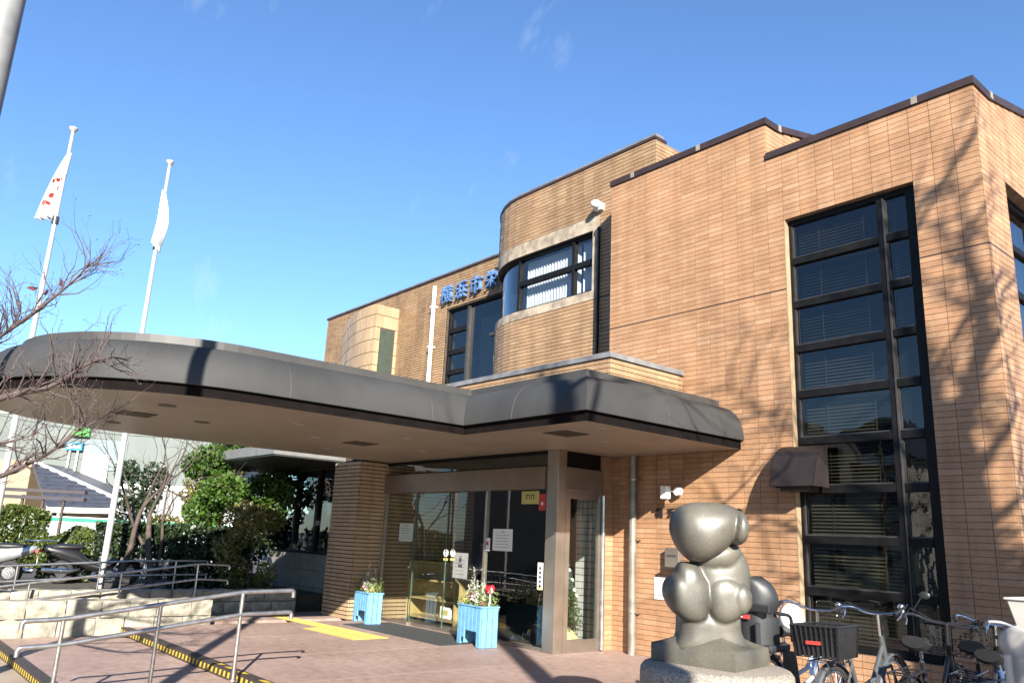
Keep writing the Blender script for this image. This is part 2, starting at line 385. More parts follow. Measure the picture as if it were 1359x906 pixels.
# ------------------------------------------------------------------ building
B = thing('library_building', 'two-storey tan tiled library with curved grey entrance canopy', 'building', (0,0,0))
CH = .068571
ZR, ZL = 6.72, 7.27         # parapet heights right / left part of front block
WX0, WX1, WZ0, WZ1 = -2.40, -.72, .411, 5.76
XL = -5.52
# masses (mortar-coloured backing)
def part(nm, mb, m, parent=B, **k): return mb.build(nm, m, parent, **k)
mb = MB()
mb.box((XL, 0, .0), (WX0, .30, ZL)) if False else None
mb.box((XL,.0,0),(-2.64,.25,ZL)); mb.box((-2.64,.0,0),(WX0,.25,ZR)); mb.box((WX1,0,0),(0,.25,ZR)); mb.box((WX0,0,WZ1),(WX1,.25,ZR)); mb.box((WX0,0,0),(WX1,.25,WZ0))
mb.box((XL,.25,2.75),(XL+.25,6,ZL-.3))
FW = part('front_wall', mb, MORTAR)
fnF = lambda s, z, d: (-s, -d, z)           # s measured leftwards from the corner
tl = MB()
holes = [(.72, 2.40, WZ0, WZ1)]
lay(tl, fnF, 0, 5.52, 0, ZL, holes, topf=lambda s: ZR if s < 2.64 else ZL, skip=lambda i, k: i < 3)
o = tl.build('tile_field', T_MAIN, FW, kind='stuff'); orient_out(o)
# the nearest three columns: every tile an object
bx = MB(); bx.box((-.117, -.0105, -.0313), (.117, 0, .0313)); tdat = None
for i in range(3):
    for k in range(98):
        if tdat is None: o = bx.build('tile', T_MAIN, FW); tdat = o.data
        else: o = bpy.data.objects.new('tile', tdat); col.objects.link(o); o.parent = FW
        o.location = (-.12-.24*i, random.uniform(-.0012, .0012), (k+.5)*CH)
for xa_, xb_ in ((XL, WX0), (WX1, .0125)): st = MB(); st.box((xa_, -.0125, 4.792), (xb_, 0, 4.808)); st.build('movement_joint', FLASH, FW)
# right side wall
mb = MB()
def zside(y): return ZR if y < .45 else ZR+.22*(y-.45)
mb.add([(-.25,.25,0),(0,.0,0),(0,.75,0),(-.25,.75,0),(-.25,.25,ZR),(0,0,ZR),(0,.75,zside(.75)),(-.25,.75,zside(.75))], [(0,3,2,1),(4,5,6,7),(1,2,6,5),(2,3,7,6),(3,0,4,7),(0,1,5,4)])
mb.add([(-.25,.75,5.77),(0,.75,5.77),(0,3.15,5.77),(-.25,3.15,5.77),(-.25,.75,zside(.75)),(0,.75,zside(.75)),(0,3.15,zside(3.15)),(-.25,3.15,zside(3.15))], [(0,3,2,1),(4,5,6,7),(0,1,5,4),(1,2,6,5),(2,3,7,6),(3,0,4,7)])
mb.add([(-.25,3.15,0),(0,3.15,0),(0,9,0),(-.25,9,0),(-.25,3.15,zside(3.15)),(0,3.15,zside(3.15)),(0,9,zside(9)),(-.25,9,zside(9))], [(0,3,2,1),(4,5,6,7),(0,1,5,4),(1,2,6,5),(2,3,7,6),(3,0,4,7)])
SW = part('side_wall', mb, MORTAR)
tl = MB(); fnS = lambda s, z, d: (d, s, z)
lay(tl, fnS, 0, 6.0, 0, 8.0, [(.75,3.15,.411,5.77)], topf=lambda s: zside(s))
st = MB(); st.box((0, -.0, 4.792), (.0125, .75, 4.808)); st.build('movement_joint', FLASH, SW)
o = tl.build('tile_field', T_MAIN, SW, kind='stuff'); orient_out(o)
mb = MB(); mb.box((-.20,.75,.411),(-.17,3.15,5.77)); part('side_window_pane', mb, GLASS)
mb = MB()
for z in np.arange(.41,5.8,.59): mb.box((-.22,.75,z-.04),(-.13,3.15,z+.04))
for y in (.78,1.95,3.12): mb.box((-.225,y-.03,.41),(-.125,y+.03,5.77))
part('side_window_frame', mb, BRONZE)
# roof step (left part is higher) and its return wall
mb = MB(); mb.add([(-2.64,.25,ZR-.3),(-2.64,3,ZR-.3),(-2.64,3,ZL+.6),(-2.64,.25,ZL-.02),(-2.89,.25,ZR-.3),(-2.89,3,ZR-.3),(-2.89,3,ZL+.6),(-2.89,.25,ZL-.02)], [(0,1,2,3),(7,6,5,4),(0,4,5,1),(1,5,6,2),(2,6,7,3),(3,7,4,0)])
RW = part('return_wall', mb, MORTAR)
tl = MB(); lay(tl, lambda s,z,d: (-2.64+d, s, z), 0, 3, ZR-.3*0, ZL+.7, topf=lambda s: ZL if s < .3 else ZL+.24*(s-.3))
o = tl.build('tile_field', T_MAIN, RW, kind='stuff'); orient_out(o)
# flashings
mb = MB()
mb.box((XL-.02,-.035,ZL),(-2.60,.28,ZL+.095)); part('parapet_flashing', mb, FLASH)
mb = MB(); mb.box((-2.625,-.035,ZR),(.035,.28,ZR+.095)); part('parapet_flashing', mb, FLASH)
def slopebar(x0, x1, y0, y1, za, zb, h=.095):
    m_ = MB(); m_.add([(x0,y0,za),(x1,y0,za),(x1,y1,zb),(x0,y1,zb),(x0,y0,za+h),(x1,y0,za+h),(x1,y1,zb+h),(x0,y1,zb+h)], [(0,3,2,1),(4,5,6,7),(0,1,5,4),(1,2,6,5),(2,3,7,6),(3,0,4,7)]); return m_
part('parapet_flashing', slopebar(-.28,.035,.281,.45,ZR,ZR), FLASH); part('parapet_flashing', slopebar(-.28,.035,.451,9,ZR,zside(9)), FLASH)
part('parapet_flashing', slopebar(-2.92,-2.60,.281,3,ZL,ZL+.24*2.7), FLASH)
for (x, z) in ((-.62,ZR),(-3.75,ZL),(-5.05,ZL)):
    m_ = MB(); m_.box((x-.035,-.040,z+.004),(x+.035,.2,z+.098)); part('flashing_clip', m_, CLIP)
for (y, z) in ((.52,zside(.52)),):
    m_ = MB(); m_.box((-.2,y-.035,z+.01),(.040,y+.035,z+.10)); part('flashing_clip', m_, CLIP)
m_ = MB(); m_.box((-2.8,.30,ZL+.01),(-2.595,.37,ZL+.11)); part('flashing_clip', m_, CLIP)
# flat roofs and hidden inner masses
mb = MB(); mb.box((-2.64,.25,ZR-.35),(-.25,9,ZR-.25)); mb.box((XL,.25,ZL-.35),(-2.9,9,ZL-.25)); part('roof', mb, ROOF)
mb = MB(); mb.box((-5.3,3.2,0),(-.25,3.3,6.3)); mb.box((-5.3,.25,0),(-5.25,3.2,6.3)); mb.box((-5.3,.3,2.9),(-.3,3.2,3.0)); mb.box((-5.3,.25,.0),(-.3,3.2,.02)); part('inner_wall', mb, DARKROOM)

# --- tall window in the front wall
TW = thing('tall_window', None, None); TW.parent = B
yg = .14
rails = [5.72]+[5.18-.5915*i for i in range(9)]
MX = -1.17
fm = MB()
fm.box((WX0,yg-.06,WZ0),(WX0+.05,yg+.05,WZ1)); fm.box((WX1-.14,yg-.06,WZ0),(WX1,yg+.05,WZ1)); fm.box((WX0+.05,yg-.06,WZ1-.07),(WX1-.14,yg+.05,WZ1)); fm.box((WX0+.05,yg-.06,WZ0),(WX1-.14,yg+.05,WZ0+.06))
fm.build('outer_frame', BRONZE, TW, bevel=.004)
mm = MB(); mm.box((MX-.035,yg-.075,WZ0+.06),(MX+.035,yg+.05,WZ1-.07)); mm.build('mullion', BRONZE, TW, bevel=.004)
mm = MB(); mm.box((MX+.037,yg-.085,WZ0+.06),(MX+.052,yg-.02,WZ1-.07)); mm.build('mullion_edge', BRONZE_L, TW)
for z in rails[1:]:
    r_ = MB(); r_.box((WX0+.05,yg-.07,z-.046),(MX-.036,yg+.045,z+.046)); r_.build('rail', BRONZE, TW, bevel=.004)
    r_ = MB(); r_.box((MX+.053,yg-.07,z-.046),(WX1-.141,yg+.045,z+.046)); r_.build('rail', BRONZE, TW, bevel=.004)
zs = [WZ1-.07]+[z for z in rails[1:] if z > WZ0+.1]+[WZ0+.06]
for i in range(len(zs)-1):
    a = zs[i]-(.046 if i else 0); b = zs[i+1]+(.046 if i < len(zs)-2 else 0)
    for (x0, x1) in ((WX0+.05, MX-.036), (MX+.053, WX1-.141)):
        p_ = MB(); tlt = random.uniform(-.004,.004); tl2 = random.uniform(-.003,.003)
        p_.add([(x0,yg-.02+tlt,b),(x1,yg-.02+tl2,b),(x1,yg-.02+tl2,a),(x0,yg-.02+tlt,a)], [(0,1,2,3)]); p_.build('pane', GLASS, TW)
        # sash bead
        s_ = MB(); s_.box((x0,yg-.045,b),(x1,yg-.022,b+.018)); s_.box((x0,yg-.045,b+.018),(x0+.016,yg-.022,a)); s_.build('sash_bead', BRONZE_L, TW)
        # venetian blind
        v_ = MB(); zz = b+.02; tiltb = random.choice((.010, .014, .018))
        while zz < a-.02:
            v_.add([(x0+.03,yg+.06,zz-tiltb*.3),(x1-.03,yg+.06,zz-tiltb*.3),(x1-.03,yg+.085,zz+tiltb),(x0+.03,yg+.085,zz+tiltb)], [(0,1,2,3)]); zz += .042
        for xc in (x0+.28*(x1-x0), x0+.8*(x1-x0)): v_.box((xc-.003,yg+.055,b+.01),(xc+.003,yg+.058,a-.01))
        o = v_.build('venetian_blind', BLIND, TW)
# lit reveal trim at the left of the window
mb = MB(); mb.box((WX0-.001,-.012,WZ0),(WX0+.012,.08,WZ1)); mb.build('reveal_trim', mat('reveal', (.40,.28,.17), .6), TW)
# brown extract hood on the wall
HD = mat('hood_metal', (.022,.015,.013), .45, var=.2, scale=6)
hood = thing('exhaust_hood', 'brown metal exhaust hood over the tall window edge', 'hood', (-2.53, -.012, 2.23))
prof = [(0,.51),(-.09,.49),(-.18,.43),(-.26,.32),(-.32,.17),(-.36,.0)]
hm = MB(); W = .57; vs = []
for (y,z) in prof: vs += [(0,y,z),(W,y,z)]
hm.add(vs, [(2*i,2*i+2,2*i+3,2*i+1) for i in range(len(prof)-1)]); hm.build('hood_cover', HD, hood)
for x in (0, W):
    c_ = MB(); n = len(prof); c_.add([(x-.004,y,z) for y,z in prof]+[(x-.004,0,0)]+[(x+.004,y,z) for y,z in prof]+[(x+.004,0,0)], [tuple(range(n+1)), tuple(range(2*n+1,n,-1))]); c_.build('cheek', HD, hood)
c_ = MB(); c_.box((.08,-.26,-.05),(.46,-.03,.20)); c_.build('duct_box', HD, hood, bevel=.01)

# --- entrance return wall, pier and pillar
mb = MB(); mb.box((-5.52,-.25,0),(-5.4,.0-.002,2.75)); PR = part('entrance_pier', mb, MORTAR)
tl = MB(); lay(tl, lambda s,z,d: (-5.4+d, -.25+s, z), 0, .24, 0, 2.75, dep=.008); lay(tl, lambda s,z,d: (-5.4-s, -.25-d, z), 0, .12, 0, 2.75, dep=.008)
o = tl.build('tile_field', T_MAIN, PR, kind='stuff'); orient_out(o)
mb = MB(); mb.box((-10.96,-1.72,0),(-10.0,-1.20,2.75)); mb.box((-10.4,-1.2,0),(-10.0,.9,2.75)); PI = part('entrance_pillar', mb, MORTAR_L)
tl = MB(); lay(tl, lambda s,z,d: (-10.0-s, -1.72-d, z), 0, .96, 0, 2.75, jh=.016, dep=.022); lay(tl, lambda s,z,d: (-10.0+d, -1.72+s, z), 0, 2.62, 0, 2.75, jh=.016, dep=.022)
o = tl.build('tile_field', T_PALE, PI, kind='stuff'); orient_out(o)
# --- upper vestibule block (tiled fascia above the canopy)
mb = MB(); mb.box((-14.6,-1.53,2.80),(-4.10,-.0,3.88)); mb.box((-14.6,0,2.80),(XL-.002,2.4,3.88)); VB = part('vestibule_fascia', mb, MORTAR_L)
tl = MB(); lay(tl, lambda s,z,d: (-4.10-s, -1.53-d, z), 0, 9.9, 3.30, 3.85, dep=.012, jh=.010); lay(tl, lambda s,z,d: (-4.10+d, -1.53+s, z), 0, 1.53, 3.30, 3.85, dep=.012, jh=.010)
o = tl.build('tile_field', T_BAY, VB, kind='stuff'); orient_out(o)
mb = MB(); mb.prism([(-14.6,-1.57),(-4.055,-1.57),(-4.055,-.013),(-14.6,-.013)], 3.85, 3.92); part('ledge_flashing', mb, FLASH_G)
mb = MB(); mb.prism([(-14.6,-.013),(XL-.06,-.013),(XL-.06,2.39),(-14.6,2.39)], 3.86, 3.90); part('vestibule_roof', mb, ROOF)

# --- rounded first-floor bay
BY, BR, BXC = .55, 1.85, -8.5
STR = 8.5-5.05
ARC = BR*math.pi/2
def bay(s, z, d):
    if s <= STR: return (-5.05-s, BY-d, z)
    a = (s-STR)/BR; return (BXC-(BR+d)*math.sin(a), BY+BR-(BR+d)*math.cos(a), z)
ZB0, ZB1, ZW0, ZW1 = 3.90, 8.20, 5.79, 6.92
SWN = 6.47-5.05           # window starts here
def strip(s0, s1, z0, z1, d0, d1, n=24):
    m_ = MB(); vs = []; brk = sorted(set([s0, s1]+([STR] if s0 < STR < s1 else [])+[s0+(s1-s0)*i/n for i in range(n+1)]))
    for s in brk: vs += [bay(s,z0,d0), bay(s,z0,d1), bay(s,z1,d1), bay(s,z1,d0)]
    k = len(brk); fs = [(0,1,2,3), (4*k-1,4*k-2,4*k-3,4*k-4)]
    for i in range(k-1):
        a = 4*i
        for j in range(4): fs.append((a+j, a+4+j, a+4+(j+1)%4, a+(j+1)%4))
    m_.add(vs, fs); return m_
E_ = STR+ARC
BAYW = strip(0, E_, ZW1, ZB1, -.25, 0).build('bay_upper_wall', MORTAR_L, B)
orient_out(BAYW)
low = strip(0, E_, ZB0, ZW0, -.25, 0).build('bay_lower_wall', MORTAR_L, B); orient_out(low)
o = strip(0, SWN, ZW0, ZW1, -.25, 0, 4).build('bay_jamb_wall', MORTAR_L, B); orient_out(o)
tl = MB(); lay(tl, bay, 0, E_, 7.19, 8.19, dep=.016, jh=.010, rag=.002); lay(tl, bay, 0, SWN-.16, ZW0-.16, 7.19, dep=.016, jh=.010)
o = tl.build('tile_field', T_BAY, BAYW, kind='stuff'); orient_out(o)
tl = MB(); lay(tl, bay, 0, E_, ZB0, 5.62, dep=.016, jh=.010, rag=.002)
o = tl.build('tile_field', T_BAY, low, kind='stuff'); orient_out(o)
for (a, b, c, d) in ((SWN-.16, E_, ZW1+.002, 7.186), (SWN-.16, E_, 5.624, ZW0-.002)):
    o = strip(a, b, c, d, -.02, .017, 30).build('concrete_band', CONC, B); orient_out(o)
o = strip(SWN-.16, SWN, ZW0, ZW1, -.02, .016, 3).build('concrete_jamb', CONC, B); orient_out(o)
o = strip(-.02, E_, ZB1, ZB1+.05, -.28, .03, 40).build('bay_flashing', FLASH, B); orient_out(o)
o = strip(-.02, E_, ZB1+.051, ZB1+.10, -.20, .01, 40).build('bay_coping', FLASH_G, B); orient_out(o)
BW = thing('bay_window', None, None); BW.parent = B
SE = STR+BR*1.15
for (z0, z1) in ((ZW0, ZW0+.05), (6.33, 6.43), (ZW1-.05, ZW1)):
    o = strip(SWN, SE if z0 != 6.33 else 8.58-5.05, z0, z1, -.15, -.06, 30).build('rail', BRONZE, BW); orient_out(o)
for s in (SWN+.025, 7.03-5.05, 8.56-5.05):
    o = strip(s-.03, s+.03, ZW0+.05, ZW1-.05, -.15, -.055, 2).build('mullion', BRONZE, BW); orient_out(o)
for (a, b) in ((SWN+.055, 7.03-5.08), (7.03-5.02, 8.56-5.08)):
    for (z0, z1) in ((ZW0+.05, 6.33), (6.43, ZW1-.05)):
        m_ = MB(); m_.add([bay(a,z0,-.11), bay(b,z0,-.11), bay(b,z1,-.11), bay(a,z1,-.11)], [(0,1,2,3)]); m_.build('pane', GLASS_B, BW)
m_ = MB(); vs = []; n = 20
for i in range(n+1):
    s = 8.56-5.02+(SE-(8.56-5.02))*i/n; vs += [bay(s,ZW0+.05,-.11), bay(s,ZW1-.05,-.11)]
m_.add(vs, [(2*i,2*i+2,2*i+3,2*i+1) for i in range(n)]); m_.build('curved_pane', GLASS_B, BW, smooth='all')
v_ = MB(); s = SWN+.08
while s < 8.56-5.10:
    if not (7.03-5.05-.04 < s < 7.03-5.05+.04):
        a = bay(s,ZW0+.03,-.24); b = (a[0]+.045, a[1]+.06, a[2]); t_ = ZW1-.05
        v_.add([a,b,(b[0],b[1],t_),(a[0],a[1],t_)], [(0,1,2,3)])
    s += .078
v_.build('vertical_blind', BLIND_W, BW)
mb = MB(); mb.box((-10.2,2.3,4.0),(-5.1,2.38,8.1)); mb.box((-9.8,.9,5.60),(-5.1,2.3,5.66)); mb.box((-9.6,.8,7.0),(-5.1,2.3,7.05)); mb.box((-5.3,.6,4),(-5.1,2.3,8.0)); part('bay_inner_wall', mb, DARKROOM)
mb = MB(); mb.box((-10.2,2.25,8.0),(-5.1,9,8.1)); mb.box((-8.5,.6,8.0),(-5.1,2.25,8.1)); part('roof', mb, ROOF)
mb = MB(); mb.box((-5.1,BY+.002,6.9),(-5.052,4,8.2)); ER = part('bay_end_wall', mb, MORTAR_L)
tl = MB(); lay(tl, lambda s,z,d: (-5.05+d, BY+s, z), 0, 3, 7.0, 8.19, dep=.014, jh=.01); o = tl.build('tile_field', T_BAY, ER, kind='stuff'); orient_out(o)
dp = MB(); dp.tube([(-6.26,.47,3.92),(-6.26,.47,6.9)], .032, 8); part('dark_downpipe', dp, BRONZE, smooth=True)
lm = MB(); lm.ell((-6.28,.40,7.33),(.085,.10,.08)); lm.box((-6.36,.45,7.24),(-6.2,.56,7.36)); part('wall_lamp', lm, WHITE, smooth=True)

# --- back wing with the big letters
KY = 2.4; KX0, KX1 = -20.3, -10.2
mb = MB()
WKX0, WKX1, WKZ0, WKZ1 = -13.52, -10.4, 4.0, 7.23
mb.box((KX0,KY,2.6),(WKX0,KY+.3,8.2)); mb.box((WKX0,KY,WKZ1),(KX1,KY+.3,8.2)); mb.box((KX0,KY+.3,2.6),(KX0+.3,9,8.2))
KW = part('wing_wall', mb, MORTAR_L)
tl = MB(); lay(tl, lambda s,z,d: (KX1-s, KY-d, z), 0, KX1-KX0, 3.9, 8.19, [(KX1-WKX1-.3, KX1-WKX0, WKZ0-.3, WKZ1)], dep=.020, jh=.016, rag=.003)
o = tl.build('tile_field', T_BAY, KW, kind='stuff'); orient_out(o)
mb = MB(); mb.box((KX0-.03,KY-.05,8.2),(KX1,KY+.35,8.25)); part('wing_flashing', mb, FLASH)
mb = MB(); mb.box((KX0-.01,KY-.02,8.251),(KX1,KY+.3,8.30)); part('wing_coping', mb, FLASH_G)
mb = MB(); mb.box((KX0+.3,KY+.3,8.0),(KX1,9,8.1)); part('roof', mb, ROOF)
WW = thing('wing_window', None, None); WW.parent = B
m_ = MB(); m_.box((WKX0,KY+.06,WKZ0),(WKX0+.06,KY+.18,WKZ1)); m_.box((WKX0+.06,KY+.06,WKZ1-.05),(KX1,KY+.18,WKZ1)); m_.build('outer_frame', BRONZE, WW)
m_ = MB(); m_.box((-12.68,KY+.03,WKZ0),(-12.60,KY+.18,WKZ1-.05)); m_.build('mullion', BRONZE_L, WW)
for i, z in enumerate((6.65, 6.08, 5.55, 5.02, 4.5)):
    m_ = MB(); m_.box((WKX0+.06,KY+.06,z-.06),(-12.68,KY+.16,z+.06)); m_.build('rail', BRONZE, WW)
m_ = MB(); m_.box((-12.60,KY+.06,5.0),(KX1,KY+.16,5.08)); m_.build('rail', BRONZE, WW)
zz = [WKZ1-.05, 6.65, 6.08, 5.55, 5.02, 4.5, WKZ0]
for a, b in zip(zz, zz[1:]):
    m_ = MB(); m_.add([(WKX0+.06,KY+.11,b),(-12.68,KY+.11,b),(-12.68,KY+.11,a),(WKX0+.06,KY+.11,a)], [(0,1,2,3)]); m_.build('pane', GLASS, WW)
for a, b in ((WKZ1-.05, 5.08), (5.0, WKZ0)):
    m_ = MB(); m_.add([(-12.60,KY+.115,b),(KX1,KY+.115,b),(KX1,KY+.115,a),(-12.60,KY+.115,a)], [(0,1,2,3)]); m_.build('pane', GLASS, WW)
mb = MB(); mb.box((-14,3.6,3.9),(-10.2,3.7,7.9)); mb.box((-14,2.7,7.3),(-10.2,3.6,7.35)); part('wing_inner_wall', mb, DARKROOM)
cu = MB(); cu.box((-12.5,KY+.35,4.0),(-10.4,KY+.38,6.9)); cu.build('curtain', mat('grey_curtain', (.10,.11,.13), .8, var=.2, scale=7), WW)
dp = MB(); dp.tube([(-14.05,KY-.10,3.9),(-14.05,KY-.10,7.98)], .055, 10)
WP = part('white_downpipe', dp, WHITE, smooth=True)
for z in (5.2, 6.3, 7.4):
    m_ = MB(); m_.box((-14.12,KY-.17,z-.02),(-13.98,KY-.0,z+.02)); m_.build('pipe_bracket', WHITE, WP)
# bulging stair tower on the wing
mb = MB(); pl = []; pln = []
CXB, CYB, RBB = -17.6, 4.3, 2.75
arc = []
for i in range(17):
    a = R(200+ (300-200)*i/16); 
A0 = math.atan2(KY-CYB, -19.3-CXB)
pts = []
for i in range(15):
    x = -19.2+(3.3)*i/14; pts.append((x, KY-.85*math.sin(min(1,(i/14))*math.pi*.5)**1.0*(1-.12*(i/14)**4)))
pts.append((-15.9, KY))
mb.prism(pts, 3.0, 7.72); ST = part('stair_tower', mb, MORTAR_L)
cum = [0]
for a, b in zip(pts, pts[1:]): cum.append(cum[-1]+math.hypot(b[0]-a[0], b[1]-a[1]))
def stf(s, z, d):
    for i in range(len(pts)-1):
        if s <= cum[i+1]+1e-6 or i == len(pts)-2:
            t = (s-cum[i])/(cum[i+1]-cum[i]); a, b = pts[i], pts[i+1]; dx, dy = b[0]-a[0], b[1]-a[1]; l = math.hypot(dx,dy)
            return (a[0]+dx*t+dy/l*d, a[1]+dy*t-dx/l*d, z)
tl = MB(); LST = cum[-1]-(cum[-1]-cum[-2])
lay(tl, stf, 0, cum[-2], 3.1, 7.72, tw=.076, ch=.36, jw=.004, jh=.018, dep=.012)
lay(tl, stf, cum[-2], cum[-1], 3.1, 7.72, [(cum[-2]+.16, cum[-1]-.14, 3, 7.0)], tw=.08, ch=.36, jw=.004, jh=.018, dep=.012)
o = tl.build('tile_field', T_PALE, ST, kind='stuff'); orient_out(o)
m_ = MB(); m_.box((-15.9,KY-.58,3.2),(-15.892,KY-.14,7.0)); m_.build('slit_window', mat('green_glass', (.05,.07,.055), .1, var=.1), ST)

# letters
def text_obj(body, size, m, parent, loc, rot, ext=.02, name='letter', bold=0.0):
    cu = bpy.data.curves.new(name, 'FONT'); cu.body = body; cu.size = size; cu.extrude = ext; cu.offset = bold; cu.align_x = 'CENTER'; cu.align_y = 'CENTER'; cu.resolution_u = 2
    t = bpy.data.objects.new('tmp', cu); col.objects.link(t); bpy.context.view_layer.update()
    me = bpy.data.meshes.new_from_object(t.evaluated_get(bpy.context.evaluated_depsgraph_get()))
    bpy.data.objects.remove(t); me.name = name
    me.materials.clear(); me.materials.append(m)
    o = bpy.data.objects.new(name, me); col.objects.link(o); o.parent = parent; o.location = loc; o.rotation_euler = rot
    return o
LET = mat('letter_steel', (.13,.25,.50), .45, metal=.1, var=.12, scale=8)
sg = thing('wall_sign', 'raised blue-grey metal characters along the upper parapet', 'sign', (-12.5, KY, 7.62))
for i, ch in enumerate('横浜市栄'):
    text_obj(ch, .50, LET, sg, (-.98+i*.63, -.09, -.03), (R(90),0,0), .045, bold=.003)
sg2 = thing('wall_sign', 'small dark metal characters on the tiles behind the statue', 'sign', (-3.85, 0, 1.92))
LETD = mat('letter_bronze', (.06,.05,.05), .4, metal=.4)
for i, ch in enumerate('横浜市栄図書館'):
    text_obj(ch, .135, LETD, sg2, (-.66+i*.215, -.022, 0), (R(90),0,0), .01, bold=.002)

# --- canopy
def offset_path(path, off):
    out = []; n = len(path)
    for i, p in enumerate(path):
        p = Vector(p); ds = []
        if i > 0: ds.append((p-Vector(path[i-1])).normalized())
        if i < n-1: ds.append((Vector(path[i+1])-p).normalized())
        ns = [Vector((-d.y, d.x)) for d in ds]
        m_ = ns[0] if len(ns) == 1 else (ns[0]+ns[1])/(1+ns[0].dot(ns[1]))
        out.append(p+m_*off)
    return out
CX_, CY_, CR_ = -7.6, -5.7, 2.3
path = [(-3.1,-.013),(-3.1,-2.96),(-5.3,-2.96),(-5.3,-4.3)]
path += [(CX_+CR_*math.cos(a), CY_-CR_*math.sin(a)) for a in [math.pi*i/40 for i in range(41)]]
path += [(-9.9,-3.2),(-9.9,-1.73)]
def sweep(prof, nm, m, parent, smooth=False):
    mb = MB(); rows = [offset_path(path, o_) for o_, z in prof]; n = len(path)
    for (o_, z), r_ in zip(prof, rows): mb.v += [(p.x, p.y, z) for p in r_]
    for i in range(len(prof)-1):
        for j in range(n-1): mb.f.append((i*n+j, i*n+j+1, (i+1)*n+j+1, (i+1)*n+j)); mb.m.append(0)
    o = mb.build(nm, m, parent)
    if smooth:
        o.data.polygons.foreach_set('use_smooth', [True]*len(o.data.polygons)); o.data.set_sharp_from_angle(angle=R(32))
    orient_out(o); return o
CN = thing('canopy', None, None); CN.parent = B
sweep([(-.005,2.862),(0,2.868),(0,2.92),(-.015,3.02),(-.05,3.12),(-.11,3.21),(-.19,3.28),(-.29,3.325),(-.40,3.345)], 'fascia', CANOPY, CN, True)
sweep([(-.05,2.752),(-.05,2.864),(-.005,2.8635)], 'shade_trim', CANOPY_D, CN)
sweep([(-.375,3.335),(-.375,3.43),(-.50,3.43),(-.50,3.39)], 'flashing', CANOPY_F, CN)
pi_ = offset_path(path, -.052)
poly = [(p.x,p.y) for p in pi_]+[(-10.9,-1.73),(-10.9,-1.0),(-3.12,-1.0)]
poly = [(p.x,p.y) for p in pi_]+[(-9.9,-1.16),(-5.4,-1.16),(-5.4,-.013)]
m_ = MB(); m_.add([(x,y,2.752) for x,y in poly], [tuple(range(len(poly)-1,-1,-1))]); SF = m_.build('soffit', SOFFIT, CN)
pr = offset_path(path, -.45); poly = [(p.x,p.y) for p in pr]+[(-9.5,-1.54),(-4.11,-1.54),(-4.11,-.02)]
m_ = MB(); m_.add([(x,y,3.40) for x,y in poly], [tuple(range(len(poly)))]); m_.build('canopy_roof', ROOF, CN)
# panel seams on the fascia
SEAM = mat('seam', (.07,.066,.06), .6)
def seam(px, py):
    pass
sm_list = [(-5.3,-3.45,1,0),(-4.35,-2.96,0,-1),(-5.3,-5.35,1,0),(-3.1,-1.55,1,0)]+[(CX_+CR_*math.cos(R(a)), CY_-CR_*math.sin(R(a)), math.cos(R(a)), -math.sin(R(a))) for a in (32,66,100,134)]
for (x, y, nx, ny) in sm_list:
    pts_ = [(o_+.0025, z) for o_, z in ((0,2.868),(0,2.92),(-.015,3.02),(-.05,3.12),(-.11,3.21),(-.19,3.28),(-.29,3.325))]
    m_ = MB(); m_.tube([(x+nx*o_, y+ny*o_, z) for o_, z in pts_], .003, 5); m_.build('seam', SEAM, CN)
LD = mat('downlight_lens', (.62,.56,.46), .3, var=.05); RIM = mat('downlight_rim', (.5,.46,.40), .4)
VENT = mat('vent_grille', (.09,.07,.05), .6)
for (px, py) in ((396,562),(419,580),(433,595),(540,581),(560,598),(803,585),(800,567)):
    p = at_z(px, py, 2.75); m_ = MB(); m_.lathe([(.085,-.004),(.085,.001)], 20, (p.x,p.y,2.75)); q = m_.build('downlight', RIM, SF)
    m_ = MB(); m_.lathe([(.06,-.0065),(.06,-.003)], 20, (p.x,p.y,2.75)); m_.build('lens', LD, CN)
for (px, py) in ((478,588),(180,549),(751,575)):
    p = at_z(px, py, 2.75); m_ = MB(); m_.box((p.x-.20,p.y-.20,2.744),(p.x+.20,p.y+.20,2.7515))
    for i in range(7): m_.box((p.x-.18,p.y-.17+i*.055,2.738),(p.x+.18,p.y-.15+i*.055,2.744))
    m_.build('vent', VENT, SF)
for (px, py) in ((222,538),(150,560),(268,560)):
    p = at_z(px, py, 2.75); m_ = MB(); m_.lathe([(.10,-.004),(.10,.001)], 20, (p.x,p.y,2.75)); m_.build('downlight', VENT, SF)

# --- eave and windows of the lower left wing
EV = thing('side_eave', None, None); EV.parent = B
ex0, ey0, er = -15.6, -3.0, 1.2
pl = [(-10.97,ey0)]+[(ex0+er-er*math.sin(R(a)), ey0+er-er*math.cos(R(a))) for a in range(0,91,10)]+[(ex0,2.39),(-10.97,2.39)]
m_ = MB(); m_.prism(pl, 2.80, 2.98); m_.build('eave_fascia', mat('eave_grey', (.20,.205,.205), .5), EV)
m_ = MB(); m_.prism([(x*.997-.035, y*.997+.01) for x,y in pl], 2.77, 2.798); m_.build('eave_soffit', mat('eave_soffit', (.035,.037,.033), .5, var=.1), EV)
LW = MB(); LW.box((-15.2,-1.0,0),(-10.97,-.6,1.0)); LWo = part('low_wall', LW, mat('low_wall_joint', (.06,.06,.06), .8))
SL = mat('grey_slab', (.24,.235,.225), .6, var=.15, scale=5, bump=.1)
for r_ in range(3):
    for i in range(7):
        m_ = MB(); m_.box((-15.2+i*.604+.004,-1.02,r_*.335+.004),(-15.2+(i+1)*.604-.004,-.99,(r_+1)*.335-.004)); m_.build('slab', SL, LWo, bevel=.004)
m_ = MB(); m_.box((-15.22,-1.04,1.005),(-10.97,-.6,1.05)); m_.build('sill', BRONZE, LWo)
SWD = thing('side_window', None, None); SWD.parent = B
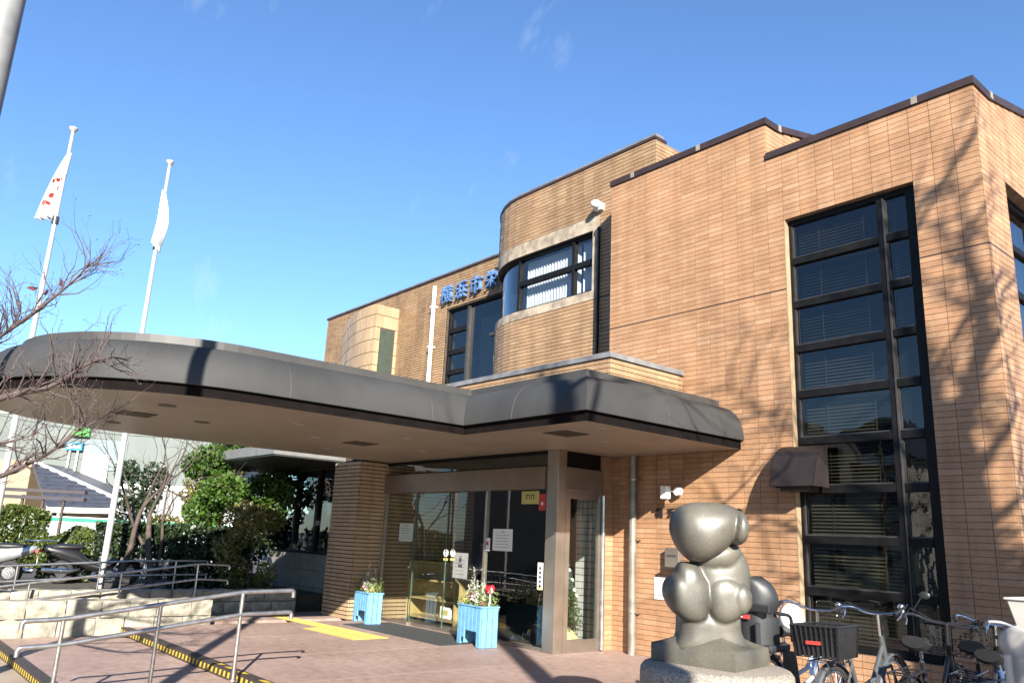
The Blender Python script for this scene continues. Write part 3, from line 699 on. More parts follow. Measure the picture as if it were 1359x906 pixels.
for x in (-15.1,-14.1,-13.1,-12.1,-11.05):
    m_ = MB(); m_.box((x-.05,-.98,1.05),(x+.05,-.86,2.77)); m_.build('mullion', BRONZE, SWD)
for x in (-15.05,-14.05,-13.05,-12.05):
    m_ = MB(); m_.add([(x,-.92,1.05),(x+.95,-.92,1.05),(x+.95,-.92,2.77),(x,-.92,2.77)], [(0,1,2,3)]); m_.build('pane', GLASS, SWD)
m_ = MB(); m_.box((-15.2,1.2,0),(-10.4,1.3,2.77)); part('side_inner_wall', m_, DARKROOM)
m_ = MB(); m_.box((-20.3,2.4,-.2),(-15.2,2.7,2.6)); part('ground_floor_wall', m_, DARKROOM)

# --- glazed entrance
EN = thing('glass_entrance', None, None); EN.parent = B
GY, GX = -1.15, -5.4
m_ = MB(); m_.box((-5.60,-1.19,0),(-5.37,-1.02,2.752)); m_.build('steel_column', STEEL, EN, bevel=.004)
m_ = MB(); m_.box((-9.99,GY-.07,2.20),(-5.622,GY+.10,2.52)); m_.build('header', HEADER, EN, bevel=.004)
m_ = MB(); m_.box((GX-.10,-1.018,2.20),(GX+.04,-.255,2.52)); m_.build('side_header', HEADER, EN, bevel=.004)
m_ = MB(); m_.box((-9.99,GY-.03,2.70),(-5.622,GY+.03,2.751)); m_.box((-9.99,GY-.03,2.522),(-5.622,GY+.03,2.54)); m_.build('transom_frame', BRONZE, EN)
m_ = MB(); m_.box((GX-.06,-1.018,2.522),(GX-.03,-.255,2.751)); m_.build('side_transom_panel', BRONZE, EN)
xs_ = [-9.985, -8.75, -7.2, -5.625]
for a, b in zip(xs_, xs_[1:]):
    m_ = MB(); m_.add([(a+.004,GY,2.54),(b-.004,GY,2.54),(b-.004,GY,2.70),(a+.004,GY,2.70)], [(0,1,2,3)]); m_.build('transom_pane', GLASS_E, EN)
xs_ = [-9.93, -9.0, -8.05, -6.98, -5.625]
for i, (a, b) in enumerate(zip(xs_, xs_[1:])):
    yy = GY+(.04 if i in (1, 2) else 0)
    m_ = MB(); m_.add([(a+.003,yy,.05),(b-.003,yy,.05),(b-.003,yy,2.20),(a+.003,yy,2.20)], [(0,1,2,3)]); g_ = m_.build('sliding_door_pane' if i in (1,2) else 'fixed_pane', GLASS_E, EN)
    m_ = MB(); m_.box((a,yy-.018,0),(b,yy+.018,.05)); m_.build('bottom_rail', STEEL, EN)
for x in (-9.96, -6.98):
    m_ = MB(); m_.box((x-.025,GY-.03,0.0),(x+.02,GY+.03,2.2)); m_.build('glazing_post', STEEL, EN)
EDGE = mat('glass_edge', (.07,.12,.105), .2)
for x in (-9.0, -8.05):
    m_ = MB(); m_.box((x-.008,GY+.02,.05),(x+.008,GY+.035,2.2)); m_.build('glass_edge', EDGE, EN)
# side door (facing the statue)
m_ = MB(); m_.box((GX-.03,-1.018,.0),(GX+.03,-.93,2.2)); m_.box((GX-.03,-.34,0),(GX+.03,-.255,2.2)); m_.box((GX-.03,-.93,0),(GX+.03,-.34,.17)); m_.box((GX-.03,-.93,2.08),(GX+.03,-.34,2.2)); m_.build('door_frame', STEEL, EN)
m_ = MB(); m_.add([(GX,-.93,.17),(GX,-.34,.17),(GX,-.34,2.08),(GX,-.93,2.08)], [(0,1,2,3)]); m_.build('door_pane', GLASS_E, EN)
m_ = MB(); m_.tube([(GX+.06,-.275,.02),(GX+.06,-.275,2.16)], .03, 10); m_.build('steel_post', STEEL_R, EN, smooth=True)
# interior of the lobby
m_ = MB(); m_.box((-14,-.8,.0),(-5.52,5,.012)); part('lobby_floor', m_, ROOM_F)
m_ = MB(); m_.box((-14,4.2,0),(-5.3,4.3,2.8)); m_.box((-14,1.0,0),(-13.9,4.2,2.8)); m_.box((-14,.9,0),(-10.4,1.0,2.8)); part('lobby_wall', m_, ROOM)
m_ = MB(); m_.box((-14,-1.0,2.765),(-5.42,4.2,2.79)); part('lobby_ceiling', m_, ROOM)
m_ = MB(); m_.box((-6.2,.02,0),(-5.42,.12,2.76)); m_.box((-5.52,.12,0),(-5.42,4.2,2.76)); LWW = part('lobby_tile_wall', m_, mat('lobby_joint', (.10,.10,.10), .8))
tl = MB(); lay(tl, lambda s,z,d: (-5.45-s, .02-d, z), 0, .74, 0, 2.7, tw=.1, ch=.1, jw=.012, jh=.012, dep=.006); o = tl.build('tile_field', mat('white_tile', (.6,.6,.56), .3), LWW, kind='stuff'); orient_out(o)

# ------------------------------------------------------------------ lobby furniture
WOOD = mat('pale_wood', (.50,.37,.15), .5, var=.12, scale=4)
sh = thing('display_shelf', 'pale wooden display shelf behind the entrance glass', 'shelf', (-9.25,-.55,.012))
for (a, b) in (((-.75,0,0),(-.72,.35,1.02)),((.72,0,0),(.75,.35,1.02))): m_ = MB(); m_.box(a,b); m_.build('side_panel', WOOD, sh)
for z in (.04,.36,.68,.99): m_ = MB(); m_.box((-.719,.01,z),(.719,.35,z+.03)); m_.build('shelf_board', WOOD, sh)
m_ = MB(); m_.box((-.719,.33,.07),(.719,.349,.99)); m_.build('back_panel', WOOD, sh)
bx_ = thing('leaflet_box', 'small white leaflet box inside the wooden shelf', 'box', (-8.9,-.46,.082+.012)); m_ = MB(); m_.box((-.14,0,0),(.14,.2,.2)); m_.build('box_body', PAPER, bx_, bevel=.004)
m_ = MB(); m_.box((-.1,-.004,.06),(.1,-.001,.14)); m_.build('box_label', YELP, bx_)
bk = thing('leaflet_rack', 'dark leaflet rack at the back of the lobby', 'rack', (-7.0,2.4,.012))
for z in (.1,.45,.8,1.15): m_ = MB(); m_.box((-.6,0,z),(.6,.3,z+.02)); m_.build('rack_shelf', WOOD, bk)
for x in (-.62,.6): m_ = MB(); m_.box((x,0,0),(x+.02,.3,1.4)); m_.build('rack_side', WOOD, bk)
for i in range(8):
    m_ = MB(); x = -.55+i*.14; m_.box((x,.05,.47),(x+.1,.09,.72)); m_.build('leaflet', random.choice((PAPER,YELP,REDP,BLIND)), bk)

# ------------------------------------------------------------------ foliage tools
def leaf_cloud(name, centers, size, m, parent=None, kind=None, aspect=.5, flat=.0, loc=None):
    n = len(centers); c = np.asarray(centers, float)
    d = RNG.normal(size=(n,3)); d[:,2] = d[:,2]*(1-flat); d /= np.linalg.norm(d, axis=1)[:,None]
    e = RNG.normal(size=(n,3)); e -= d*(e*d).sum(1)[:,None]; e /= np.linalg.norm(e, axis=1)[:,None]
    s = size*RNG.uniform(.6,1.35,size=(n,1)); nn = np.cross(d, e)
    a = c-d*s*.5; b = c+e*s*aspect*.5+nn*s*.06; t = c+d*s*.5; q = c-e*s*aspect*.5+nn*s*.06
    v = np.stack([a,b,t,q], 1).reshape(-1,3); f = np.arange(4*n).reshape(-1,4)
    return fastmesh(name, v, f, m, parent, kind)
def blob_points(n, blobs):
    out = []; wts = np.array([b[3]*b[4]*b[5] for b in blobs]); wts = wts/wts.sum()
    for b, k in zip(blobs, RNG.multinomial(n, wts)):
        p = RNG.normal(size=(k,3)); p /= np.linalg.norm(p, axis=1)[:,None]
        rr = RNG.uniform(.55,1.06,size=(k,1))**.7
        p = p*rr*np.array(b[3:6]); 
        out.append(p+np.array(b[:3]))
    return np.concatenate(out)
def lumpy(pts, amp, sc):
    return np.array([p+Vector((0,0,0)) if False else p for p in pts])
def branchy(mb, p, d, L_, r, depth, spread=.55, n=5, upb=.12, tips=None, kids=(2,3), shrink=.72, seg=4, wob=.16):
    pts = [Vector(p)]; rs = [r]; d = Vector(d).normalized(); q = Vector(p); pos = []
    for i in range(seg):
        d = (d+Vector((random.gauss(0,wob),random.gauss(0,wob),random.gauss(0,wob)+upb))).normalized()
        q = q+d*(L_/seg); pts.append(q.copy()); rs.append(r*(1-.42*(i+1)/seg)); pos.append((q.copy(), d.copy(), rs[-1]))
    mb.tube(pts, rs, n, cap=False)
    if depth <= 0:
        if tips is not None: tips.append((q.copy(), d.copy()))
        return
    k = random.randint(*kids)
    for i in range(k):
        a, dd, rr = pos[-1] if i == 0 else random.choice(pos[seg//2-1:])
        ax = dd.orthogonal().normalized(); ax.rotate(Matrix.Rotation(random.uniform(0,2*math.pi), 3, dd))
        nd = (dd*math.cos(spread)+ax*math.sin(spread)*random.uniform(.7,1.3)).normalized()
        branchy(mb, a, nd, L_*shrink*random.uniform(.8,1.15), rr*(.78 if i == 0 else .62), depth-1, spread, max(4,n-1), upb, tips, kids, shrink, seg, wob)
BARK = mat('bark', (.085,.062,.050), .9, var=.35, scale=12, bump=.5, bscale=40)
BARK_G = mat('bark_grey', (.13,.105,.095), .9, var=.3, scale=12, bump=.4, bscale=40)
TWIG = mat('twig', (.11,.078,.075), .85, var=.25, scale=14)
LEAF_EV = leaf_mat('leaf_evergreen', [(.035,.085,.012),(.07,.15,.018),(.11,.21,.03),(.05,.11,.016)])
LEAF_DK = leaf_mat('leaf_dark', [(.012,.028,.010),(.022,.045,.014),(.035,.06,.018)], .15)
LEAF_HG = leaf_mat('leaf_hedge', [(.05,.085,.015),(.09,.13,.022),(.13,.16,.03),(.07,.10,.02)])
LEAF_BR = leaf_mat('leaf_brownish', [(.20,.15,.045),(.22,.21,.05),(.12,.16,.035)])
LEAF_RD = leaf_mat('leaf_red', [(.16,.05,.06),(.22,.07,.08)])

# ------------------------------------------------------------------ statue on its pedestal
GRAN = mat('granite_pedestal', (.34,.30,.25), .75, var=.35, scale=70, bump=.5, bscale=110, detail=2, thr=(.38,.62))
SX, SY = -.60, -4.20
ped = thing('pedestal', 'round rough granite pedestal carrying the stone statue', 'pedestal', (SX,SY,0))
m_ = MB(); m_.lathe([(.505,0),(.51,.62),(.505,.665),(.485,.69),(.455,.70)], 56); m_.build('drum', GRAN, ped, smooth=True)
def stone_mat():
    m, t, b = nodes('polished_stone'); N = t.nodes.new; K = t.links.new; tcn = N('ShaderNodeTexCoord')
    n1 = N('ShaderNodeTexNoise'); n1.inputs['Scale'].default_value = 3.2; n1.inputs['Detail'].default_value = 6
    n2 = N('ShaderNodeTexNoise'); n2.inputs['Scale'].default_value = 150; n2.inputs['Detail'].default_value = 2
    for n in (n1,n2): K(tcn.outputs['Object'], n.inputs['Vector'])
    r1 = N('ShaderNodeValToRGB'); r1.color_ramp.elements[0].position = .35; r1.color_ramp.elements[1].position = .68
    r1.color_ramp.elements[0].color = (.050,.048,.042,1); r1.color_ramp.elements[1].color = (.092,.085,.066,1)
    r2 = N('ShaderNodeValToRGB'); r2.color_ramp.elements[0].position = .55; r2.color_ramp.elements[1].position = .78; r2.color_ramp.elements[0].color = (.9,.9,.9,1); r2.color_ramp.elements[1].color = (1.8,1.72,1.6,1)
    K(n1.outputs[0], r1.inputs[0]); K(n2.outputs[0], r2.inputs[0])
    a = N('ShaderNodeMixRGB'); a.blend_type = 'MULTIPLY'; a.inputs[0].default_value = 1; K(r1.outputs[0], a.inputs[1]); K(r2.outputs[0], a.inputs[2]); K(a.outputs[0], b.inputs['Base Color'])
    r3 = N('ShaderNodeMapRange'); r3.inputs[1].default_value = .3; r3.inputs[2].default_value = .7; r3.inputs[3].default_value = .30; r3.inputs[4].default_value = .52; K(n1.outputs[0], r3.inputs[0]); K(r3.outputs[0], b.inputs['Roughness'])
    b.inputs['Specular IOR Level'].default_value = .5
    return m
STONE = stone_mat()
sta = thing('stone_statue', 'polished grey stone statue of a rounded seated figure', 'statue', (SX,SY,.70))
DST = (Vector((SX,SY,1.2))-CAM).dot(fw)
hr = Vector((rt.x,rt.y,0)).normalized(); hf = Vector((-hr.y,hr.x,0))   # picture-right and away, level
def sp(px, py, near=0.0):
    p = at_d(px, py, DST)-hf*near - Vector((SX,SY,.70)); return p
PXM = DST/FPX
def blobm(bm, px, py, rx, ry, rdep, near=0, tilt=0, power=2.0):
    c = sp(px, py, near*PXM); res = bmesh.ops.create_icosphere(bm, subdivisions=4, radius=1)
    for v in res['verts']:
        x, y, z = v.co
        if power != 2.0:
            k = (abs(x)**power+abs(y)**power+abs(z)**power)**(-1/power); x, y, z = x*k, y*k, z*k
        a, b = x*rx*PXM, z*ry*PXM; ca, sa = math.cos(tilt), math.sin(tilt)
        a, b = a*ca-b*sa, a*sa+b*ca
        v.co = c+hr*a+Vector((0,0,1))*b+hf*(y*rdep*PXM)
def sculpt(name, fn, voxel=.009, sm=14):
    bm = bmesh.new(); fn(bm); me = bpy.data.meshes.new(name); bm.to_mesh(me); bm.free()
    o = bpy.data.objects.new(name, me); col.objects.link(o); o.parent = sta; me.materials.append(STONE)
    r_ = o.modifiers.new('remesh','REMESH'); r_.mode = 'VOXEL'; r_.voxel_size = voxel; r_.use_smooth_shade = True
    s_ = o.modifiers.new('smooth','SMOOTH'); s_.factor = .5; s_.iterations = sm
    return o
def outline_blob(bm, zc, zpts, depth, near=0, e=.82):
    """rounded stone volume with the given outline (star-shaped round zc) and its own depth"""
    k = 2.8125; cx, cy = 780+zc[0]/k, 584+zc[1]/k
    pol = sorted([(math.atan2(-(y-zc[1]), x-zc[0]), math.hypot(x-zc[0], y-zc[1])/k) for x, y in zpts])
    th = np.array([a for a,_ in pol]); rr = np.array([b for _,b in pol]); n, m = 72, 30
    T = np.linspace(-math.pi, math.pi, n, endpoint=False)
    Rr = np.interp(T, np.concatenate([th-2*math.pi, th, th+2*math.pi]), np.concatenate([rr]*3))
    for _ in range(2): Rr = (np.roll(Rr,1)+2*Rr+np.roll(Rr,-1))/4
    c = sp(cx, cy, near*PXM); pw = lambda v: math.copysign(abs(v)**e, v); rings = []
    for i in range(m+1):
        ph = -math.pi/2+math.pi*i/m; a, d = pw(math.cos(ph)) if 0 < i < m else 0, pw(math.sin(ph))
        if i in (0, m): rings.append([bm.verts.new(c-hf*(d*depth*PXM))]); continue
        rings.append([bm.verts.new(c+hr*(math.cos(t)*q*a*PXM)+Vector((0,0,1))*(math.sin(t)*q*a*PXM)-hf*(d*depth*PXM)) for t, q in zip(T, Rr)])
    for i in range(m):
        A, Bq = rings[i], rings[i+1]
        for j in range(n):
            j2 = (j+1) % n
            if i == 0: bm.faces.new((A[0], Bq[j2], Bq[j]))
            elif i == m-1: bm.faces.new((A[j], A[j2], Bq[0]))
            else: bm.faces.new((A[j], A[j2], Bq[j2], Bq[j]))
    bmesh.ops.recalc_face_normals(bm, faces=bm.faces)
HEAD = [(305,340),(308,300),(326,264),(368,242),(430,236),(490,236),(540,246),(566,270),(566,310),(545,350),(525,380),(500,405),(460,430),(420,448),(382,450),(350,425),(322,385)]
BUN = [(545,262),(566,268),(578,300),(579,345),(570,378),(550,392),(530,386),(521,366),(522,335),(528,300)]
TORSO = [(400,430),(450,405),(520,392),(560,400),(585,425),(599,470),(605,530),(602,575),(588,610),(560,645),(500,662),(430,655),(395,600),(385,520)]
ARM = [(333,458),(365,455),(396,460),(412,495),(432,520),(440,560),(434,620),(428,652),(400,668),(360,664),(325,645),(295,612),(278,575),(281,535),(300,508),(326,500)]
KNEE = [(428,540),(455,506),(510,500),(552,522),(584,556),(586,600),(560,640),(522,668),(480,678),(450,662),(433,620)]
HAND = [(516,566),(532,540),(558,530),(580,548),(590,590),(580,625),(556,645),(532,636),(518,604)]
STEM = [(340,640),(440,630),(556,640),(558,700),(575,742),(600,770),(450,800),(310,770),(336,735),(338,690)]
NECK = [(400,430),(440,415),(520,380),(556,385),(575,410),(560,450),(480,480),(410,475)]
def f_head(bm): outline_blob(bm, (430,345), HEAD, 40, 4, .85); outline_blob(bm, (550,330), BUN, 36, 5, .75)
def f_body(bm):
    outline_blob(bm, (495,530), TORSO, 32, -6, .75); outline_blob(bm, (450,710), STEM, 36, 0, .55); outline_blob(bm, (485,430), NECK, 28, -6, .8)
    outline_blob(bm, (362,570), ARM, 28, 9, .58); outline_blob(bm, (505,590), KNEE, 27, 10, .64); outline_blob(bm, (553,588), HAND, 16, 23, .75)
sculpt('head', f_head, .008, 5); sculpt('body', f_body, .008, 6)
# slab under the figure, one corner to the viewer, its top rising to the waist
sb = MB(); cc = sp(944, 862); 
cr_ = sp(953, 868, .44); cl_ = sp(864, 858, .0); crr = sp(1019, 862, .02); bk_ = cl_+crr-cr_
zt, z0 = .118, .001
cor = [Vector((v.x, v.y, 0)) for v in (cl_, cr_, crr, bk_)]
ctr = sum(cor, Vector())/4
rings = [(1.0,z0,0),(1.0,zt*.94,0),(.985,zt,0),(.90,zt+.012,.12),(.80,zt+.03,.35),(.70,zt+.055,.6),(.61,zt+.09,.85),(.55,zt+.125,1),(.5,zt+.15,1)]
vs = []; NP = 48; per = []
for q in range(NP):
    f = q/NP*4; a, b = cor[int(f)], cor[(int(f)+1)%4]; per.append(a.lerp(b, f-int(f))-ctr)
rad = min(p.length for p in per)
for k, z, cb in rings:
    for p in per: vs.append(ctr+(p*(1-cb)+p.normalized()*rad*cb)*k+Vector((0,0,z)))
fs = [tuple(range(NP-1,-1,-1)), tuple(range(NP*(len(rings)-1), NP*len(rings)))]
for i in range(len(rings)-1):
    for j in range(NP): fs.append((NP*i+j, NP*i+(j+1)%NP, NP*(i+1)+(j+1)%NP, NP*(i+1)+j))
sb.add(vs, fs); sb.build('base_slab', STONE, sta, smooth=True)

# ------------------------------------------------------------------ handrails
def bend(pts, r=.08, n=5):
    pts = [Vector(p) for p in pts]; out = [pts[0]]
    for a, b, c in zip(pts, pts[1:], pts[2:]):
        u = (a-b); v = (c-b); k = min(r, u.length*.45, v.length*.45); p, q = b+u.normalized()*k, b+v.normalized()*k
        for i in range(n+1):
            t = i/n; out.append(p*(1-t)**2+b*2*t*(1-t)+q*t*t)
    out.append(pts[-1]); return out
def handrail(x, label, ytop, zs, posts, zlow, r=.021, name='handrail', group=None):
    """zs: list of (y, ztop); rail runs along y at x"""
    base = posts[0]; t = thing(name, label, 'handrail', (x, base[0], base[1]), 0, group)
    O = Vector((x, base[0], base[1]))
    for dz, nm in ((0,'top_rail'),(zlow,'lower_rail')):
        y0, zz0 = zs[0]; y1, zz1 = zs[-1]
        pts = [(0,y0,zz0+dz-.07)]+[(0,y,z+dz) for y,z in zs]+[(0,y1,zz1+dz-.07)]
        pts = [(x,b,c) for a,b,c in pts]
        m_ = MB(); m_.tube([p-O for p in bend(pts)], r, 12); m_.build(nm, STEEL_R, t, smooth=True)
    for (y, zb) in posts:
        zt = None
        for (ya, za), (yb, zb2) in zip(zs, zs[1:]):
            if min(ya,yb) <= y <= max(ya,yb): zt = za+(zb2-za)*(y-ya)/(yb-ya)
        m_ = MB(); m_.tube([Vector((x,y,zb-.01))-O, Vector((x,y,zt-.012))-O], r*.92, 12); m_.tube([Vector((x,y,zb-.002))-O, Vector((x,y,zb+.012))-O], r*1.9, 14); m_.build('post', STEEL_R, t, smooth=True)
    return t
HX = -5.25
def hz(px, py): p = at_x(px, py, HX); return (p.y, p.z)
handrail(HX, 'brushed steel double handrail at the step edge nearest the camera', 0,
   [hz(390,783), hz(325,785), hz(85,821), hz(30,824)], [(hz(323,785)[0], 0), (hz(214,802)[0], -.10), (hz(85,820)[0], -.2)], -.215)
def rail2(x, label, a, pxs, zb, low=-.25):
    q = [at_x(px, py, x) for px, py in a]; ps = [at_x(px, 760, x).y for px in pxs]
    handrail(x, label, 0, [(p.y, p.z) for p in q], [(y, zb) for y in ps], low, r=.019)
rail2(-11.35, 'steel handrail above the far stone wall with its end near the hedge', [(305,750),(266,748),(0,778),(-120,790)], (262,162,42,-40), .30)
rail2(-12.9, 'steel handrail furthest back beside the flagpoles', [(276,744),(180,744),(0,751),(-120,757)], (232,132,22,-60), .0)

# ------------------------------------------------------------------ stone walls
ST_M = mat('wall_stone', (.36,.335,.27), .85, var=.28, scale=7, bump=.8, bscale=16, detail=8)
ST_J = mat('stone_joint', (.10,.09,.075), .95, var=.2)
def stone_wall(label, x, y0, y1, z0, zt, th, seed, courses):
    rnd = random.Random(seed); t = thing('stone_wall', label, 'wall', (x, y0, z0)); Ln = y1-y0
    m_ = MB(); m_.box((-th+.02,.02,0),(-.025,Ln-.02,zt-z0-.03)); m_.build('wall_core', ST_J, t)
    zc = [0]; H = zt-z0
    for c in courses: zc.append(zc[-1]+H*c)
    for k in range(len(courses)):
        y = 0.0
        while y < Ln-.05:
            wd = rnd.uniform(.26,.52); 
            if Ln-(y+wd) < .2: wd = Ln-y
            a, b, c, d = y+.006, y+wd-.006, zc[k]+.006, zc[k+1]-.006
            j = lambda s=.018: rnd.uniform(-s, s)
            f = .012+rnd.uniform(0,.02); n1, n2 = 4, 3
            vs = []
            top = (k == len(courses)-1)
            dz = [j(.012) for _ in range(n1+1)]
            for jz in range(n2+1):
                for iy in range(n1+1):
                    u, v = iy/n1, jz/n2; e = (iy in (0,n1)) + (jz in (0,n2))
                    bul = f*(1 if e == 0 else .25 if e == 1 else -.2)+rnd.uniform(-.008,.008)
                    vs.append((bul, a+(b-a)*u+(j(.008) if iy in (0,n1) else 0), c+(d-c)*v+(dz[iy] if (jz == n2) else 0)))
            o = len(vs)
            for jz in range(n2+1):
                for iy in range(n1+1): p = vs[jz*(n1+1)+iy]; vs.append((-th if top else -.03, p[1], p[2]))
            fs = []
            for jz in range(n2):
                for iy in range(n1):
                    q = jz*(n1+1)+iy; fs.append((q,q+1,q+n1+2,q+n1+1)); fs.append((o+q+n1+1,o+q+n1+2,o+q+1,o+q))
            for iy in range(n1):
                fs.append((o+iy,o+iy+1,iy+1,iy)); q = n2*(n1+1)+iy; fs.append((q,q+1,o+q+1,o+q))
            for jz in range(n2):
                q = jz*(n1+1); fs.append((q,q+n1+1,o+q+n1+1,o+q)); q += n1; fs.append((o+q,o+q+n1+1,q+n1+1,q))
            sm = MB(); sm.add(vs, fs); sm.build('stone', ST_M, t); y += wd
stone_wall('low pale rubble stone wall beside the steps behind the near handrail', -9.93, -9.6, -4.15, -.2, .375, .32, 3, (.58,.42))
stone_wall('low pale rubble stone wall further back below the ramp handrails', -11.5, -9.8, -2.0, 0, .40, .30, 5, (.5,.5))
m_ = MB(); m_.box((-11.48,-10,-.19),(-10.26,-1.05,.004)); tag(m_.build('ramp_pavement', PAVE), kind='structure')
SOIL = mat('garden_soil', (.07,.055,.04), .95, var=.4, scale=8, bump=.8, bscale=30)
m_ = MB(); m_.box((-16.6,-14,-.19),(-11.83,-1.05,.26)); tag(m_.build('garden_bed', SOIL), kind='structure')
bo = MB(); bo.box((-.18,-.16,0),(.18,.16,.52)); g_ = thing('stone_block', 'mossy pale stone block under the bush by the building', 'stone block', (-13.4,-2.0,.26))
bo = MB(); bo.box((-.22,-.16,0),(.22,.16,.30)); bo.build('block_body', mat('mossy_stone', (.34,.33,.22), .9, var=.35, scale=8, bump=.6, bscale=20), g_, bevel=.03)

# ------------------------------------------------------------------ flagpoles
POLE = mat('pole_paint', (.66,.66,.66), .35, metal=.3, var=.06)
FLAGM = mat('flag_cloth', (.82,.81,.80), .8, var=.04)
def flagpole(px, py, X, label, flag, seed):
    p = at_x(px, py, X); H = p.z; t = thing('flagpole', label, 'flagpole', (X, p.y, .0))
    m_ = MB(); m_.tube([(0,0,.0),(0,0,H*.45),(0,0,H-.1)], [.062,.05,.030], 14); m_.build('pole', POLE, t, smooth=True)
    m_ = MB(); m_.lathe([(.03,0),(.07,.05),(.085,.08),(.075,.10),(.03,.115)], 16, (0,0,H-.10)); m_.build('finial', POLE, t, smooth=True)
    m_ = MB(); m_.lathe([(.06,0),(.06,.14)], 12, (0,0,flag['zb']-.10)); m_.build('collar', BRONZE_L, t, smooth=True)
    m_ = MB(); m_.tube([(.07,-.02,1.2),(.045,-.02,H-.2)], .005, 5); m_.build('halyard', WHITE, t)
    # limp cloth hanging in folds down the pole: strip rings
    f = thing('flag', flag['label'], 'flag', (X, p.y, flag['zb']))
    f.location = (X, p.y, flag['zb']); n, k = 84, 49; rnd = random.Random(seed); vs = []; ph = [rnd.uniform(0,6.28) for _ in range(4)]
    for i in range(n+1):
        v = i/n; z = flag['H']*(1-v); wdt = flag['w'](v)
        for jx in range(k):
            u = jx/(k-1); s = u*wdt*flag['dir']+flag['off'](v)
            fold = .055*math.sin(u*15+ph[0]+v*1.5)*(.3+v)+.03*math.sin(u*27+ph[1]-v*3)
            q = hr*s+hf*(fold-.03)
            vs.append((q.x, q.y, z-.10*u*v+flag['slant']*u*v))
    fs = [(i*k+jx, i*k+jx+1, (i+1)*k+jx+1, (i+1)*k+jx) for i in range(n) for jx in range(k-1)]
    m_ = MB(); m_.add(vs, fs); mi = []
    for i in range(n):
        for jx in range(k-1):
            u, v = (jx+.5)/(k-1), (i+.5)/n
            mi.append(int(any(ua <= u <= ub and v0 <= v-(va+(vb-va)*(u-ua)/(ub-ua)) <= v1 for (v0,v1,ua,ub,va,vb) in flag.get('marks', ()))))
    m_.m = mi; o = m_.build('cloth', [FLAGM, REDP], f, smooth='all')
    so_ = o.modifiers.new('solid','SOLIDIFY'); so_.thickness = .004
    return t
zf = lambda py, px, X: at_x(px, py, X).z
FX = -13.2
zb1 = zf(290, 72, FX); zt1 = zf(205, 92, FX)
flagpole(98, 170, FX, 'white flagpole further left with a red-marked flag', dict(label='white flag with red lines hanging limp on the left pole', zb=zb1, H=zt1-zb1, dir=-1, w=lambda v: .05+.25*v**.8, off=lambda v: .08-.14*v, slant=.06,
   marks=[(-.026,.026,.05,.97,.40,.43),(-.034,.034,.08,.98,.56,.76),(-.024,.024,.3,.98,.77,.77)]), 3)
zb2 = zf(327, 215, FX); zt2 = zf(255, 224, FX)
flagpole(226, 214, FX, 'white flagpole nearer the building with a plain white flag', dict(label='plain white flag hanging limp on the right pole', zb=zb2, H=zt2-zb2, dir=1, w=lambda v: .05+.17*math.sin(min(1,v*1.1)*2.6), off=lambda v: -.03-.03*v, slant=-.05), 9)

# ------------------------------------------------------------------ near lamp post (top left corner)
lp = thing('lamp_post', 'thick galvanised steel lamp post cut off at the top left', 'lamp post', (-1.47,-8.80,-.2))
m_ = MB(); m_.tube([(0,0,0),(0,0,2.2),(0,0,7.2)], [.095,.085,.075], 24); m_.build('post', mat('galvanised', (.30,.30,.30), .55, metal=.2, var=.15, scale=8), lp, smooth=True)
m_ = MB(); m_.lathe([(.16,0),(.16,.03),(.10,.05)], 24); m_.build('base_flange', STEEL, lp)
for k in range(4): m_ = MB(); m_.box((-.018,-.018,.03),(.018,.018,.06)); m_.build('bolt', STEEL, lp, loc=(.13*math.cos(k*1.571+.7),.13*math.sin(k*1.571+.7),0))
m_ = MB(); m_.tube([(0,0,7.1),(.3,.3,7.5),(.8,.8,7.6)], .04, 10); m_.build('arm', STEEL, lp, smooth=True)
m_ = MB(); m_.box((.6,.6,7.52),(1.1,1.1,7.62)); m_.build('lamp_head', STEEL, lp)

